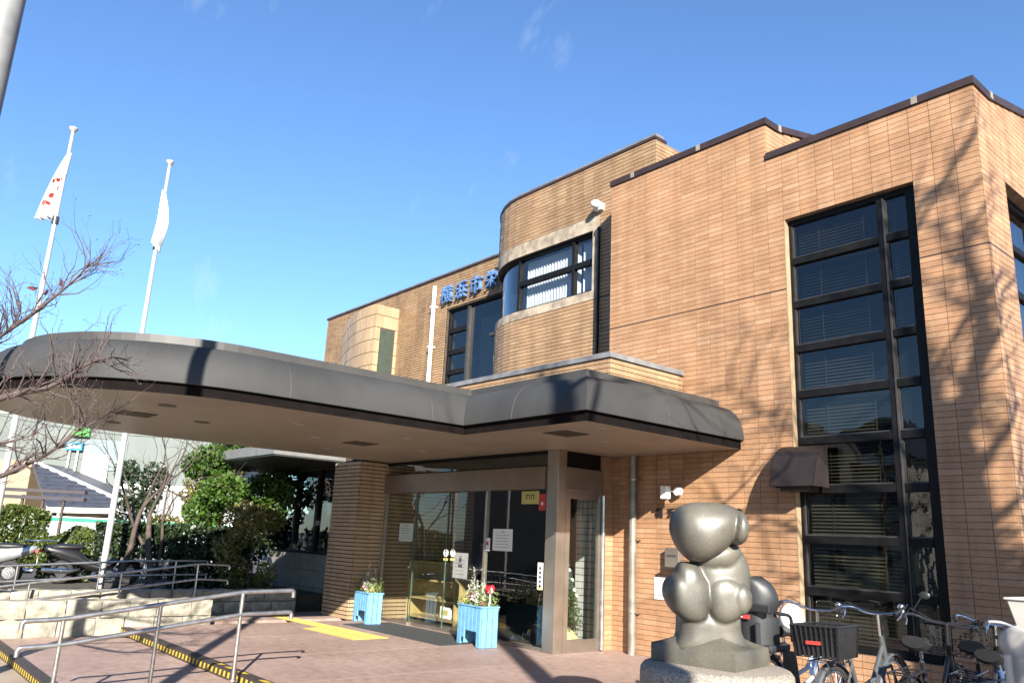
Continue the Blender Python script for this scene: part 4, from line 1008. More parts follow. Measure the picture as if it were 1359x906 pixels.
# ------------------------------------------------------------------ planters
BLUE = mat('blue_paint', (.17,.43,.72), .55, var=.12, scale=12, bump=.15, bscale=60)
def planter(px, py, label, flabel, yaw, redpin, sz=1.0):
    p = at_z(px, py, 0); t = thing('planter_box', label, 'planter', (p.x,p.y,0), yaw, 'blue planters by the entrance')
    W_, D_, H_ = .58*sz, .26*sz, .50*sz
    n = 6
    for s in (-1, 1):
        for i in range(n):
            x0 = -W_/2+i*W_/n; z0 = .0 if i in (0, n-1) else (.10 if i in (1,) else .2)
            m_ = MB(); y = s*D_/2; m_.box((x0+.004,y-.009,z0+.005),(x0+W_/n-.004,y+.009,H_)); m_.build('plank', BLUE, t, bevel=.003)
        for i in range(3):
            y0 = -D_/2+i*D_/3; x = s*W_/2; m_ = MB(); m_.box((x-.009,y0+.012,.005),(x+.009,y0+D_/3-.0,H_)); m_.build('plank', BLUE, t, bevel=.003)
    m_ = MB(); 
    m_.box((-W_/2-.02,-D_/2-.02,H_),(W_/2+.02,-D_/2+.02,H_+.022)); m_.box((-W_/2-.02,D_/2-.02,H_),(W_/2+.02,D_/2+.02,H_+.022)); m_.box((-W_/2-.02,-D_/2+.02,H_),(-W_/2+.02,D_/2-.02,H_+.022)); m_.box((W_/2-.02,-D_/2+.02,H_),(W_/2+.02,D_/2-.02,H_+.022)); m_.build('rim', BLUE, t, bevel=.003)
    m_ = MB(); m_.box((-W_/2+.02,-D_/2+.02,.22),(W_/2-.02,D_/2-.02,H_-.02)); m_.build('soil', SOIL, t)
    f = thing('flower_arrangement', flabel, 'flowers', (p.x,p.y,H_-.02), yaw, 'flowers in the blue planters')
    n = 700; c = np.stack([RNG.uniform(-W_/2-.02,W_/2+.02,n), RNG.uniform(-D_/2-.02,D_/2+.02,n), RNG.uniform(.0,.24,n)*RNG.uniform(.4,1.3,n)], 1)
    leaf_cloud('foliage', c, .055, leaf_mat('leaf_planter', [(.16,.24,.05),(.30,.36,.12),(.10,.18,.04)]), f, aspect=.35)
    SIL = leaf_mat('leaf_silver', [(.40,.42,.36),(.5,.5,.42)], .1); spk = []
    stm = MB()
    for (sx, sy, hh) in ((-.12,0,.50),(-.22,.04,.32),(.02,.05,.30),(.10,.03,.42),(-.03,-.04,.34),(.14,-.03,.25),(-.17,-.05,.24)):
        a = Vector((sx*sz,sy,.02)); b = a+Vector((random.uniform(-.06,.06),random.uniform(-.04,.04),hh*sz)); stm.tube([a,(a+b)/2+Vector((.01,0,0)),b], .004, 5)
        for q in range(26):
            tt = .3+.7*q/26; cpt = a.lerp(b, tt); rr = .05*(1.15-tt); an = q*2.4; spk.append((cpt.x+rr*math.cos(an), cpt.y+rr*math.sin(an), cpt.z+.01))
    stm.build('stem', SIL, f); leaf_cloud('silver_leaf', np.array(spk), .055, SIL, f, aspect=.3)
    for (nm, mm_, pts_, s_) in (('white_flower', mat('petal_white', (.8,.78,.72), .6), [(.02,-.10,.13),(.07,-.09,.10),(.12,-.11,.08),(.05,-.12,.16),(.10,-.10,.19)], .045), ('pink_flower', mat('petal_pink', (.62,.10,.26), .6), [(-.02,-.10,.15),(.17,-.06,.06)] if redpin else [(-.1,-.08,.14),(.05,-.1,.12)], .045), ('yellow_flower', mat('petal_yellow', (.70,.58,.25), .6), [(.15,.0,.28),(-.2,-.1,.08),(-.25,-.08,.05)] if redpin else [(.2,-.09,.06),(-.22,-.1,.05),(.24,-.05,.08)], .04)):
        for q in pts_:
            pet = np.array(q)+RNG.normal(size=(16,3))*.016; leaf_cloud(nm, pet, s_, mm_, f, aspect=.8)
    if redpin:
        pet = np.array((.235,.02,.27))+RNG.normal(size=(60,3))*.020; leaf_cloud('red_ornament', pet, .06, mat('ornament_red', (.65,.02,.04), .4), f, aspect=.7)
        m_ = MB(); m_.bar((.24,.03,.0),(.255,.03,.24),.022,.01); m_.lathe([(.0,-.005),(.045,-.005),(.045,.005),(0,.005)], 14, (.26,.03,.25), 'y'); m_.build('plant_tag', WHITE, f)
    return t
planter(632, 856, 'larger blue wooden planter in front of the glass entrance', 'mixed flowers with red ornament in the nearer planter', R(-6), True, 1.06)
planter(486, 826, 'blue wooden planter beside the tiled pillar', 'silvery foliage and yellow flowers in the planter by the pillar', R(-6), False, .97)

# ------------------------------------------------------------------ notices on the glass and wall
def sheet(label, cx, cz, w_, h_, y, lines=6, base=PAPER, extra=None, x=None, name='paper_notice', cat='notice'):
    t = thing(name, label, cat, (cx, y, cz) if x is None else (x, y, cz), 0 if x is None else R(90))
    m_ = MB(); m_.box((-w_/2,-.004,-h_/2),(w_/2,0,h_/2)); m_.build('sheet', base, t)
    m_ = MB(); rnd = random.Random(int(cx*100)); 
    for i in range(lines):
        z = h_/2-h_*(i+1)/(lines+1.2); a = w_*(.28+.14*rnd.random()); hh = .010 if i else .018
        if i == 0: a = w_*.18
        m_.box((-a if i else -a*.6,-.0052,z-hh/2*.5),(a-w_*.1*rnd.random(),-.0045,z+hh/2*.5))
    if lines: m_.build('printed_line', INK, t)
    if extra:
        for (bx0,bz0,bx1,bz1,mm_) in extra: m_ = MB(); m_.box((bx0,-.0062,bz0),(bx1,-.0054,bz1)); m_.build('printed_mark', mm_, t)
    return t
def gsheet(px, py, pw, ph, label, y=GY-.012, **k):
    a = at_y(px-pw/2, py, y); b = at_y(px+pw/2, py, y); c = at_y(px, py-ph/2, y); d = at_y(px, py+ph/2, y); m = at_y(px, py, y)
    return sheet(label, m.x, m.z, abs(b.x-a.x), abs(c.z-d.z), y, **k)
gsheet(667, 716, 26, 29, 'white printed notice on the right glass pane')
gsheet(539, 706, 18, 24, 'white printed notice on the left glass pane', y=GY+.028)
gsheet(611, 750, 19, 34, 'grey notice low on the middle glass door', y=GY+.028, base=mat('grey_paper', (.30,.31,.30), .6), extra=[(-.04,.05,.03,.12,INK),(-.05,-.03,.05,.02,INK)])
gsheet(704, 660, 23, 17, 'small yellow sign high on the right glass pane', base=YELP, lines=0, name='yellow_sign', cat='sign', extra=[(-.085,-.03,-.065,.045,INK),(-.065,.03,-.025,.045,INK),(-.025,-.03,-.012,.045,INK),(.02,-.03,.035,.045,INK),(.035,.03,.075,.045,INK),(.075,-.03,.09,.045,INK)])
gsheet(720, 666, 9, 22, 'narrow red sign high beside the yellow sign', base=REDP, lines=0, name='red_sign', cat='sign', extra=[(-.02,-.04,.02,.0,PAPER)])
gsheet(717, 764, 7, 36, 'narrow vertical white strip sign on the right glass pane', lines=0, extra=[(-.022,.09-.06*i,.022,.125-.06*i,INK) for i in range(5)]+[(-.03,-.19,.03,-.13,YELP)], name='strip_sign', cat='sign')
gsheet(647, 722, 7, 17, 'small white sticker with red shield on the glass', lines=0, extra=[(-.025,-.01,.025,.045,REDP)], name='door_sticker', cat='sticker')
for k, px in enumerate((592, 601)):
    p = at_y(px, 733, GY+.025); t = thing('round_sticker', ('left' if k == 0 else 'right')+' one of two round white stickers on the doors', 'sticker', (p.x, p.y, p.z))
    m_ = MB(); m_.lathe([(.065,-.003),(.065,0)], 24, axis='y'); m_.build('disc', PAPER, t)
    m_ = MB(); m_.box((-.06,-.003,-.125),(.06,0,-.085)); m_.build('caption', YELP, t)
    m_ = MB(); m_.box((-.03,-.0045,.01),(-.012,-.0032,.03)); m_.box((.012,-.0045,.01),(.03,-.0032,.03)); m_.tube([(-.035,-.004,-.01),(0,-.004,-.03),(.035,-.004,-.01)], .004, 4); m_.build('printed_mark', INK, t)
sheet('white paper notice on the tiled wall left of the statue', -4.50, .915, .19, .30, -.014, lines=5)
itc = thing('letter_box', 'small grey wall box on the tiles left of the statue head', 'wall box', (-4.22,-.013,1.20)); m_ = MB(); m_.box((-.12,-.10,0),(.12,0,.26)); m_.build('box_body', STEEL, itc, bevel=.008); m_ = MB(); m_.box((-.15,-.14,-.03),(.15,0,-.001)); m_.build('tray', FLASH, itc); m_ = MB(); m_.box((-.08,-.104,.14),(.08,-.099,.17)); m_.build('slot', INK, itc)
cmr = thing('security_light', 'white twin-head security light on the tiled wall', 'wall light', (-4.16,-.013,2.22))
m_ = MB(); m_.lathe([(.06,-.05),(.06,0)], 20, axis='y'); m_.build('wall_plate', WHITE, cmr, smooth=True)
m_ = MB(); m_.tube([(0,-.05,0),(-.05,-.12,0),(-.09,-.16,.0)], .012, 8); m_.build('arm', WHITE, cmr, smooth=True)
m_ = MB(); m_.box((-.16,-.22,-.11),(-.05,-.12,.07)); m_.build('lamp_head', WHITE, cmr, bevel=.012)
m_ = MB(); m_.lathe([(.02,-.12),(.055,-.11),(.06,-.05)], 20, (.04,0,.0), 'y'); m_.build('sensor_head', WHITE, cmr, smooth=True)
pp = thing('steel_downpipe', 'round grey downpipe on the tiled wall by the side door', 'downpipe', (-4.93,-.10,0))
m_ = MB(); m_.tube([(0,0,0),(0,0,2.75)], .055, 16); m_.build('pipe', mat('pipe_galv', (.30,.27,.23), .45, metal=.35, var=.25, scale=6), pp, smooth=True)
for z in (.55, 1.55, 2.4): m_ = MB(); m_.lathe([(.06,-.012),(.06,.012)], 16, (0,0,z)); m_.box((.055,-.01,z-.008),(.09,.085,z+.008)); m_.build('bracket', STEEL, pp)

# lobby tree behind the side door
lt = thing('decorated_tree', 'small green decorated tree behind the side door glass', 'decorated tree', (-6.05,-.42,.012))
n = 2600; h = RNG.uniform(0,1,n); an = RNG.uniform(0,6.28,n); rr = (1-h)*.34*RNG.uniform(.3,1.05,n)**.6+.03
leaf_cloud('branches', np.stack([rr*np.cos(an), rr*np.sin(an), .25+h*1.15], 1), .07, leaf_mat('leaf_fir', [(.03,.08,.02),(.06,.13,.04)], .1), lt, aspect=.25)
m_ = MB(); m_.lathe([(.30,0),(.27,.12),(.2,.2),(.1,.26),(.03,.3)], 20); m_.build('skirt_cloth', mat('cream_cloth', (.72,.66,.32), .8, var=.15, scale=10, bump=.6, bscale=12), lt)
for i in range(12):
    hh = random.uniform(.1,.9); a = random.uniform(-2.2,.8); r_ = (1-hh)*.36+.02; m_ = MB(); m_.ell((r_*math.cos(a), r_*math.sin(a), .25+hh*1.15), (.028,)*3, 10, 6); m_.build('bauble', WHITE, lt, smooth=True)

# ------------------------------------------------------------------ bicycles
def bicycle(label, loc, rz, frame, opts, lean=0.0, steer=0.0, group=None):
    t = thing('bicycle', label, 'bicycle', loc, rz, group); t.rotation_euler = (0, lean, rz)
    r, wb = .325, 1.10
    PT = opts.get('mats', {})
    def wheel(y):
        wv = MB(); wv.torus((0,y,r), r-.018, .019, n=40, m=8); wo = wv.build('wheel', RUBBER, t, smooth='all')
        m_ = MB(); m_.torus((0,y,r), r-.042, .011, n=40, m=6); m_.build('rim', CHROME, wo, smooth='all')
        m_ = MB()
        for k in range(18):
            a = 2*math.pi*k/18; m_.tube([((-1)**k*.025,y+.02*math.cos(a+.6),r+.02*math.sin(a+.6)),(0,y+(r-.045)*math.cos(a),r+(r-.045)*math.sin(a))], .0016, 4, cap=False)
        m_.build('spokes', CHROME, wo)
        m_ = MB(); m_.lathe([(.022,-.05),(.03,-.045),(.018,0),(.03,.045),(.022,.05)], 12, (0,y,r), 'x'); m_.build('hub', CHROME, wo, smooth=True)
    wheel(0); wheel(wb)
    for (y, a0, a1) in ((0, R(10), R(200)), (wb, R(15), R(160))):
        m_ = MB(); vs = []; n = 20
        for i in range(n+1):
            a = a0+(a1-a0)*i/n
            for x, q in ((-.03,r+.012),(-.018,r+.026),(.018,r+.026),(.03,r+.012)): vs.append((x, y+q*math.cos(a), r+q*math.sin(a)))
        m_.add(vs, [(4*i+j,4*i+j+1,4*i+j+5,4*i+j+4) for i in range(n) for j in range(3)]); m_.build('mudguard', opts.get('guard', CHROME), t, smooth=True)
    bb = Vector((0,.46,.29)); seat = Vector((0,.28,.74)); hd = Vector((0,.92,.80)); hl = Vector((0,.97,.62))
    m_ = MB()
    m_.tube([hl,(0,.80,.42),bb], .023, 10); m_.tube([bb, seat], .018, 10); m_.tube([hd+Vector((0,.02,-.05)),(0,.70,.50),(0,.40,.44)], .019, 10)
    for s in (-1, 1): m_.tube([bb+Vector((s*.03,0,0)),(s*.055,0,r)], .010, 8); m_.tube([(s*.02,.30,.66),(s*.055,0,r)], .009, 8)
    m_.tube([hl-Vector((0,-.02,.05)),hd+Vector((0,-.01,.02))], .024, 10); m_.build('frame', frame, t, smooth=True)
    m_ = MB()
    for s in (-1, 1): m_.tube([hl+Vector((s*.04,.0,-.02)),(s*.05,1.02,.48),(s*.055,wb,r)], .011, 8)
    m_.build('fork', frame, t, smooth=True)
    hb = MB(); hs = [(-.27,-.20,.0),(-.275,-.08,.035),(-.22,.03,.03),(-.12,.035,-.01),(0,.03,-.02),(.12,.035,-.01),(.22,.03,.03),(.275,-.08,.035),(.27,-.20,.0)]
    ho = hd+Vector((0,-.04,.19+opts.get('rise',0))); hb.tube(bend([ho+Vector((a*math.cos(steer)-b*math.sin(steer), a*math.sin(steer)+b*math.cos(steer), c)) for a,b,c in hs], .06, 3), .011, 8)
    hb.tube([hd, ho+Vector((0,.03,-.02))], .014, 8); H = hb.build('handlebar', opts.get('bar', CHROME), t, smooth=True)
    for a, b in ((hs[0],hs[1]),(hs[-1],hs[-2])):
        f = lambda q: ho+Vector((q[0]*math.cos(steer)-q[1]*math.sin(steer), q[0]*math.sin(steer)+q[1]*math.cos(steer), q[2]))
        m_ = MB(); m_.tube([f(a), f(a).lerp(f(b), .85)], .017, 10); m_.build('grip', DKPLASTIC, H, smooth=True)
        m_ = MB(); m_.tube([f(b)+Vector((0,.02,-.01)), f(a).lerp(f(b),.5)+Vector((0,.055,-.03)), f(a)+Vector((0,.05,-.045))], .006, 6); m_.build('brake_lever', CHROME, H, smooth=True)
        m_ = MB(); m_.tube([f(b)+Vector((0,.03,-.01)), f(b)+Vector((0,.12,.04))*1.0, ho+Vector((0,.10,-.06)), hl+Vector((0,.05,0))], .0035, 5); m_.build('cable', DKPLASTIC, H)
    if opts.get('bell'):
        q = ho+Vector((.20,.02,.055)); m_ = MB(); m_.ell(q, (.028,.028,.024), 14, 8); m_.build('bell', CHROME, H, smooth=True)
    if opts.get('mirror'):
        q = ho+Vector((.30,.0,.03)); m_ = MB(); m_.tube([q, q+Vector((.06,.03,.10))], .004, 5); m_.ell(q+Vector((.09,.03,.12)), (.045,.012,.032), 12, 7); m_.build('mirror', DKPLASTIC, H, smooth=True)
    sd_ = MB(); so_ = seat+Vector((0,-.03,.09+opts.get('seat',0)))
    prof = [(-.13,.085,.02),(-.11,.10,.0),(-.04,.095,-.005),(.04,.06,-.0),(.12,.03,-.005),(.15,.018,-.015)]
    vs = []; k = 10
    for (y, hw, dz) in prof:
        for j in range(k):
            a = 2*math.pi*j/k; vs.append(so_+Vector((hw*math.cos(a), y, dz+(.035 if math.sin(a) > 0 else .05)*math.sin(a))))
    sd_.add(vs, [(i*k+j,i*k+(j+1)%k,(i+1)*k+(j+1)%k,(i+1)*k+j) for i in range(len(prof)-1) for j in range(k)]+[tuple(range(k-1,-1,-1)),tuple(range((len(prof)-1)*k,len(prof)*k))])
    sd_.build('saddle', DKPLASTIC, t, smooth=True)
    m_ = MB(); m_.tube([seat-Vector((0,-.02,.05)), so_], .013, 8); m_.build('seat_post', CHROME, t, smooth=True)
    m_ = MB()
    for s in (-1, 1):
        m_.tube([(s*.07,.24,.70),(s*.07,-.24,.69)], .006, 6); m_.tube([(s*.07,-.10,.69),(s*.058,0,r)], .005, 6); m_.tube([(s*.07,-.22,.69),(s*.058,0,r)], .005, 6)
    for y in (-.24,-.12,0,.12): m_.tube([(-.07,y,.69),(.07,y,.69)], .005, 6)
    m_.build('rear_rack', opts.get('rack', CHROME), t, smooth=True)
    m_ = MB(); m_.tube([(.05,-.0,.06+.0),(.05,0,r)], .009, 6); m_.tube([(-.16,-.06,.012),(-.06,0,r-.03)], .009, 6); m_.tube([(.16,-.06,.012),(.06,0,r-.03)], .009, 6); m_.tube([(-.16,-.06,.012),(.16,-.06,.012)], .009, 6); m_.build('stand', CHROME, t, smooth=True)
    m_ = MB(); m_.prism([(-.05,.22),(.5,.23),(.56,.30),(.5,.36),(-.03,.37),(-.09,.30)], .045, .06)
    m_.v = [(z, x, y) for (x,y,z) in m_.v]; m_.build('chain_case', opts.get('case', DKPLASTIC), t)
    m_ = MB(); m_.tube([(-.07,.46,.29),(-.075,.55,.17),(-.10,.55,.17)], .008, 6); m_.tube([(.07,.46,.29),(.075,.37,.41),(.10,.37,.41)], .008, 6); m_.build('crank', CHROME, t)
    for (x, y, z) in ((-.14,.55,.17),(.14,.37,.41)): m_ = MB(); m_.box((x-.045,y-.03,z-.012),(x+.045,y+.03,z+.012)); m_.build('pedal', DKPLASTIC, t)
    m_ = MB(); m_.box((-.03,-r-.045,.50),(.03,-r-.03,.54)); m_.build('rear_reflector', REDP, t)
    def basket(yc, zb, wd, dp, ht, m, nm, solid=False):
        m_ = MB(); tp = 1.12
        c0 = [(-wd/2,yc-dp/2),(wd/2,yc-dp/2),(wd/2,yc+dp/2),(-wd/2,yc+dp/2)]; c1 = [(x*tp, yc+(y-yc)*tp) for x,y in c0]
        for k in range(4):
            a, b, c, d = Vector((*c0[k],zb)), Vector((*c0[(k+1)%4],zb)), Vector((*c1[(k+1)%4],zb+ht)), Vector((*c1[k],zb+ht))
            nn = 9
            for i in range(nn+1): m_.bar(a.lerp(b,i/nn), d.lerp(c,i/nn), .010 if not solid else .03, .004)
            for i in range(6): m_.bar(a.lerp(d,i/5), b.lerp(c,i/5), .009, .005)
            m_.tube([d, c], .010, 6)
        for i in range(6): m_.bar((c0[0][0]+wd*i/5,c0[0][1],zb),(c0[0][0]+wd*i/5,c0[2][1],zb),.02,.004)
        bo_ = m_.build(nm, m, t)
        return bo_
    if opts.get('rear_basket'):
        b_ = basket(-.08,.72,.32,.32,.22, DKPLASTIC, 'rear_basket', True)
        m_ = MB(); m_.box((-.06,-.272,.81),(.05,-.262,.835)); m_.build('reflector', REDP, b_)
        m_ = MB(); m_.box((-.165,-.245,.73),(.165,-.238,.93)); m_.build('basket_panel', DKPLASTIC, b_)
    if opts.get('front_basket'): basket(1.06,.74,.30,.24,.22, opts.get('basket_mat', DKPLASTIC), 'front_basket')
    if opts.get('child'):
        CHH = opts.get('child_h', .54); cs = MB(); ys, zs_ = -.18, .70; back = []
        nU, nV = 10, 14; shell = []
        for v in range(nV+1):
            q = v/nV; z = zs_+.02+CHH*q; hw = .165 if q < .46 else .15 if q < .54 else .19*math.sqrt(max(.02,1-((q-.70)/.315)**2))
            for u in range(nU+1):
                p = -1+2*u/nU; y = ys-.10-.04*q+.17*abs(p)**3*(1 if q < .5 else 1.0-.35*q); shell.append((hw*p, y, z))
        cs.add(shell, [(v*(nU+1)+u, v*(nU+1)+u+1, (v+1)*(nU+1)+u+1, (v+1)*(nU+1)+u) for v in range(nV) for u in range(nU)])
        co = cs.build('child_seat', opts['child'], t, smooth=True); so2 = co.modifiers.new('solid','SOLIDIFY'); so2.thickness = .022; so2.offset = 0
        m_ = MB(); m_.box((-.18,ys-.08,zs_),(.18,ys+.24,zs_+.06)); m_.build('seat_pan', opts['child'], co, bevel=.02)
        if CHH > .5:
            m_ = MB(); m_.box((-.205,ys-.165,zs_+.30),(.205,ys-.115,zs_+.36)); m_.build('headrest_clamp', DKPLASTIC, co, bevel=.01)
            m_ = MB(); m_.box((-.09,ys-.160,zs_+.24),(.03,ys-.148,zs_+.27)); m_.build('red_label', REDP, co); m_ = MB(); m_.box((-.085,ys-.1625,zs_+.248),(-.03,ys-.1605,zs_+.262)); m_.build('label_print', WHITE, co)
        for x in (-.1, .1): m_ = MB(); m_.tube([(x,ys-.145,zs_+.06),(x,ys-.160,zs_+.22)], .022, 8); m_.build('back_rib', opts['child'], co, smooth=True)
        for s in (-1, 1):
            m_ = MB(); m_.tube(bend([(s*.19,ys-.02,zs_+.30),(s*.21,ys+.18,zs_+.28),(s*.20,ys+.22,zs_+.08)], .06, 4), .014, 8); m_.build('armrest', DKPLASTIC, co, smooth=True)
            m_ = MB(); m_.add([(s*.20,ys+.10,zs_+.02),(s*.20,ys+.28,zs_+.0),(s*.22,ys+.34,zs_-.30),(s*.22,ys+.20,zs_-.34),(s*.17,ys+.10,zs_+.02),(s*.17,ys+.28,zs_+.0),(s*.13,ys+.34,zs_-.30),(s*.13,ys+.20,zs_-.34)], [(0,1,2,3),(7,6,5,4),(0,4,5,1),(1,5,6,2),(2,6,7,3),(3,7,4,0)]); m_.build('foot_guard', opts['child'], co, bevel=.012)
    if opts.get('bag'):
        m_ = MB(); m_.ell((.02,.38,.92),(.10,.13,.12), 16, 10); g_ = m_.build('seat_cover_bag', WHITE, t, smooth=True); d_ = g_.modifiers.new('d','DISPLACE'); tx = bpy.data.textures.new('crumple','CLOUDS'); tx.noise_scale = .06; d_.texture = tx; d_.strength = .04
    if opts.get('word'):
        a = Vector((.026,.80,.46)); b = Vector((.026,.52,.32)); text_obj(opts['word'], .085, WHITE, t, ((a+b)/2+Vector((.003,0,.015))), (R(90)-0, 0, 0), .001, 'frame_lettering')
        lo = [c for c in t.children if c.name.startswith('frame_lettering')][0]; lo.rotation_euler = Matrix(((0,0,1),(math.cos(R(32)),-math.sin(R(32)),0),(math.sin(R(32)),math.cos(R(32)),0))).to_euler()
    return t
SILV = mat('frame_silver', (.42,.43,.45), .3, metal=.6); BLK = mat('frame_black', (.02,.02,.022), .3, coat=.5); NAVY = mat('frame_blue', (.05,.10,.24), .3, coat=.5); GREYP = mat('seat_grey', (.032,.035,.039), .5, var=.15, bump=.05); WHP = mat('seat_white', (.62,.60,.56), .5, var=.06); GD = mat('guard_grey', (.12,.13,.14), .4, metal=.3)
GRP = 'bicycles parked in front of the tall window'
bicycle('bicycle with a grey child seat parked beside the statue', (-1.02,-2.95,0), R(4), SILV, dict(child=GREYP, bag=True, bell=True), R(2), R(6), GRP)
bicycle('bicycle with a black rear basket and chrome handlebar', (-.40,-2.98,0), R(3), GD, dict(rear_basket=True, mirror=True, bell=True, guard=GD, rise=.02), R(-2), R(-8), GRP)
bicycle('black bicycle with white frame lettering between the basket bikes', (.14,-3.02,0), R(6), BLK, dict(guard=BLK, rack=BLK, bar=BLK, front_basket=True, word='COLE', seat=.04), R(2), R(10), GRP)
bicycle('blue bicycle with wire front basket next to the white seat', (.60,-2.90,0), R(-4), NAVY, dict(front_basket=True, basket_mat=mat('wicker', (.10,.06,.045), .7), bar=SILV, guard=GD, rack=BLK), R(-1), R(-4), GRP)
bicycle('bicycle with white plastic child seat at the right picture edge', (1.00,-3.05,0), R(2), WHP, dict(child=WHP, child_h=.36, front_basket=True, basket_mat=WHP, guard=WHP), R(1), 0, GRP)
bicycle('dark bicycle with a black front basket behind the lettered one', (.38,-2.62,0), R(8), BLK, dict(front_basket=True, guard=BLK, rack=BLK, seat=.02), R(2), R(14), GRP)
tub = thing('plastic_tub', 'white plastic tub on the rack of the rightmost bicycle', 'tub', (1.02,-2.80,1.02))
m_ = MB(); vs = []; rg = [(.17,.13,0),(.21,.17,.20),(.225,.185,.205),(.225,.185,.22),(.20,.16,.215),(.16,.12,.02)]
for (a, b, z) in rg: vs += [(-a,-b,z),(a,-b,z),(a,b,z),(-a,b,z)]
m_.add(vs, [(4*i+j,4*i+(j+1)%4,4*i+4+(j+1)%4,4*i+4+j) for i in range(5) for j in range(4)]+[(3,2,1,0),(20,21,22,23)]); m_.build('tub_body', WHP, tub, bevel=.008)
# bicycles and scooters beyond the stone walls
def ground_at(px, dist, z=-.18):
    d = ray(px, 695); d = Vector((d.x,d.y,0)).normalized(); return CAM.x+d.x*dist, CAM.y+d.y*dist
far = [(222,'bicycle with child seat behind the dark hedge, leftmost',SILV,dict(child=GREYP)),(255,'silver bicycle behind the dark hedge, middle',SILV,dict(front_basket=True)),(288,'dark blue bicycle behind the dark hedge, rightmost',NAVY,dict(front_basket=True)),(190,'white bicycle behind the bare trees',WHP,dict(front_basket=True))]
for k, (px, lb, fm_, op) in enumerate(far):
    x, y = ground_at(px, 20.3+.3*k); bicycle(lb, (x,y,-.195), R(150+12*k), fm_, op, 0, .2, 'bicycles in the far cycle park')
def scooter(label, loc, rz, body, dark):
    t = thing('motor_scooter', label, 'scooter', loc, rz, 'scooters beyond the far stone wall')
    for y in (0, 1.22):
        m_ = MB(); m_.torus((0,y,.22), .17, .055, n=28, m=10); wo = m_.build('wheel', RUBBER, t, smooth='all'); m_ = MB(); m_.lathe([(.11,-.03),(.12,0),(.11,.03)], 18, (0,y,.22), 'x'); m_.build('rim', CHROME, wo, smooth=True)
    m_ = MB(); n = 12; secs = [(-.38,.66,.05,.05),(-.25,.62,.10,.09),(0,.56,.125,.13),(.25,.50,.13,.15),(.45,.36,.15,.10),(.7,.30,.15,.05),(.9,.42,.19,.14),(1.0,.66,.21,.24),(1.02,.92,.15,.12)]
    vs = []
    for (y,z,a,b) in secs:
        for j in range(n):
            an = 2*math.pi*j/n; vs.append((a*math.cos(an), y, z+b*math.sin(an)))
    m_.add(vs, [(i*n+j,i*n+(j+1)%n,(i+1)*n+(j+1)%n,(i+1)*n+j) for i in range(len(secs)-1) for j in range(n)]+[tuple(range(n-1,-1,-1)),tuple(range((len(secs)-1)*n,len(secs)*n))]); m_.build('body', body, t, smooth='all')
    m_ = MB(); m_.ell((0,.06,.69),(.12,.32,.06)); m_.build('seat', DKPLASTIC, t, smooth=True)
    m_ = MB(); m_.tube([(-.32,.86,1.02),(-.1,1.0,1.0),(.1,1.0,1.0),(.32,.86,1.02)], .016, 8); m_.tube([(0,1.0,1.0),(0,1.22,.22)], .03, 8); m_.build('handlebar', dark, t, smooth=True)
    m_ = MB(); m_.ell((0,1.06,.98),(.14,.10,.12)); m_.build('headlight_cowl', body, t, smooth=True)
    for s in (-1, 1): m_ = MB(); m_.tube([(s*.25,.92,1.02),(s*.33,.93,1.18)], .006, 5); m_.ell((s*.35,.93,1.22),(.06,.015,.04)); m_.build('mirror', dark, t, smooth=True)
    m_ = MB(); m_.torus((0,1.22,.22), .25, .03, n=12, m=6, a0=R(20), a1=R(160)); m_.build('mudguard', body, t, smooth=True)
    m_ = MB(); m_.box((-.06,-.43,.40),(.06,-.42,.50)); m_.build('number_plate', PAPER, t)
    m_ = MB(); m_.box((-.05,-.42,.58),(.05,-.37,.64)); m_.build('tail_light', REDP, t, bevel=.01)
    m_ = MB(); m_.ell((0,1.14,.95),(.07,.05,.06)); m_.build('headlight', CHROME, t, smooth=True)
    m_ = MB(); m_.tube([(-.1,-.15,.80),(-.1,-.42,.80),(.1,-.42,.80),(.1,-.15,.80)], .012, 6); m_.build('rear_carrier', CHROME, t)
    m_ = MB(); m_.tube([(.14,-.35,.26),(.15,.1,.24),(.13,.3,.28)], [.05,.045,.02], 10); m_.build('silencer', CHROME, t, smooth=True)
    m_ = MB(); m_.add([(-.18,1.06,1.05),(.18,1.06,1.05),(.14,.98,1.36),(-.14,.98,1.36)], [(0,1,2,3)]); m_.build('windscreen', GLASS_B, t)
YHH = math.atan2(hr.y, hr.x)
x, y = ground_at(24, 17.6); scooter('silver motor scooter beyond the wall at far left', (x,y,.262), YHH+R(112), SILV, DKPLASTIC)
x, y = ground_at(92, 18.2); scooter('black motor scooter beyond the wall left of the flagpole', (x,y,.262), YHH-R(55), BLK, DKPLASTIC)

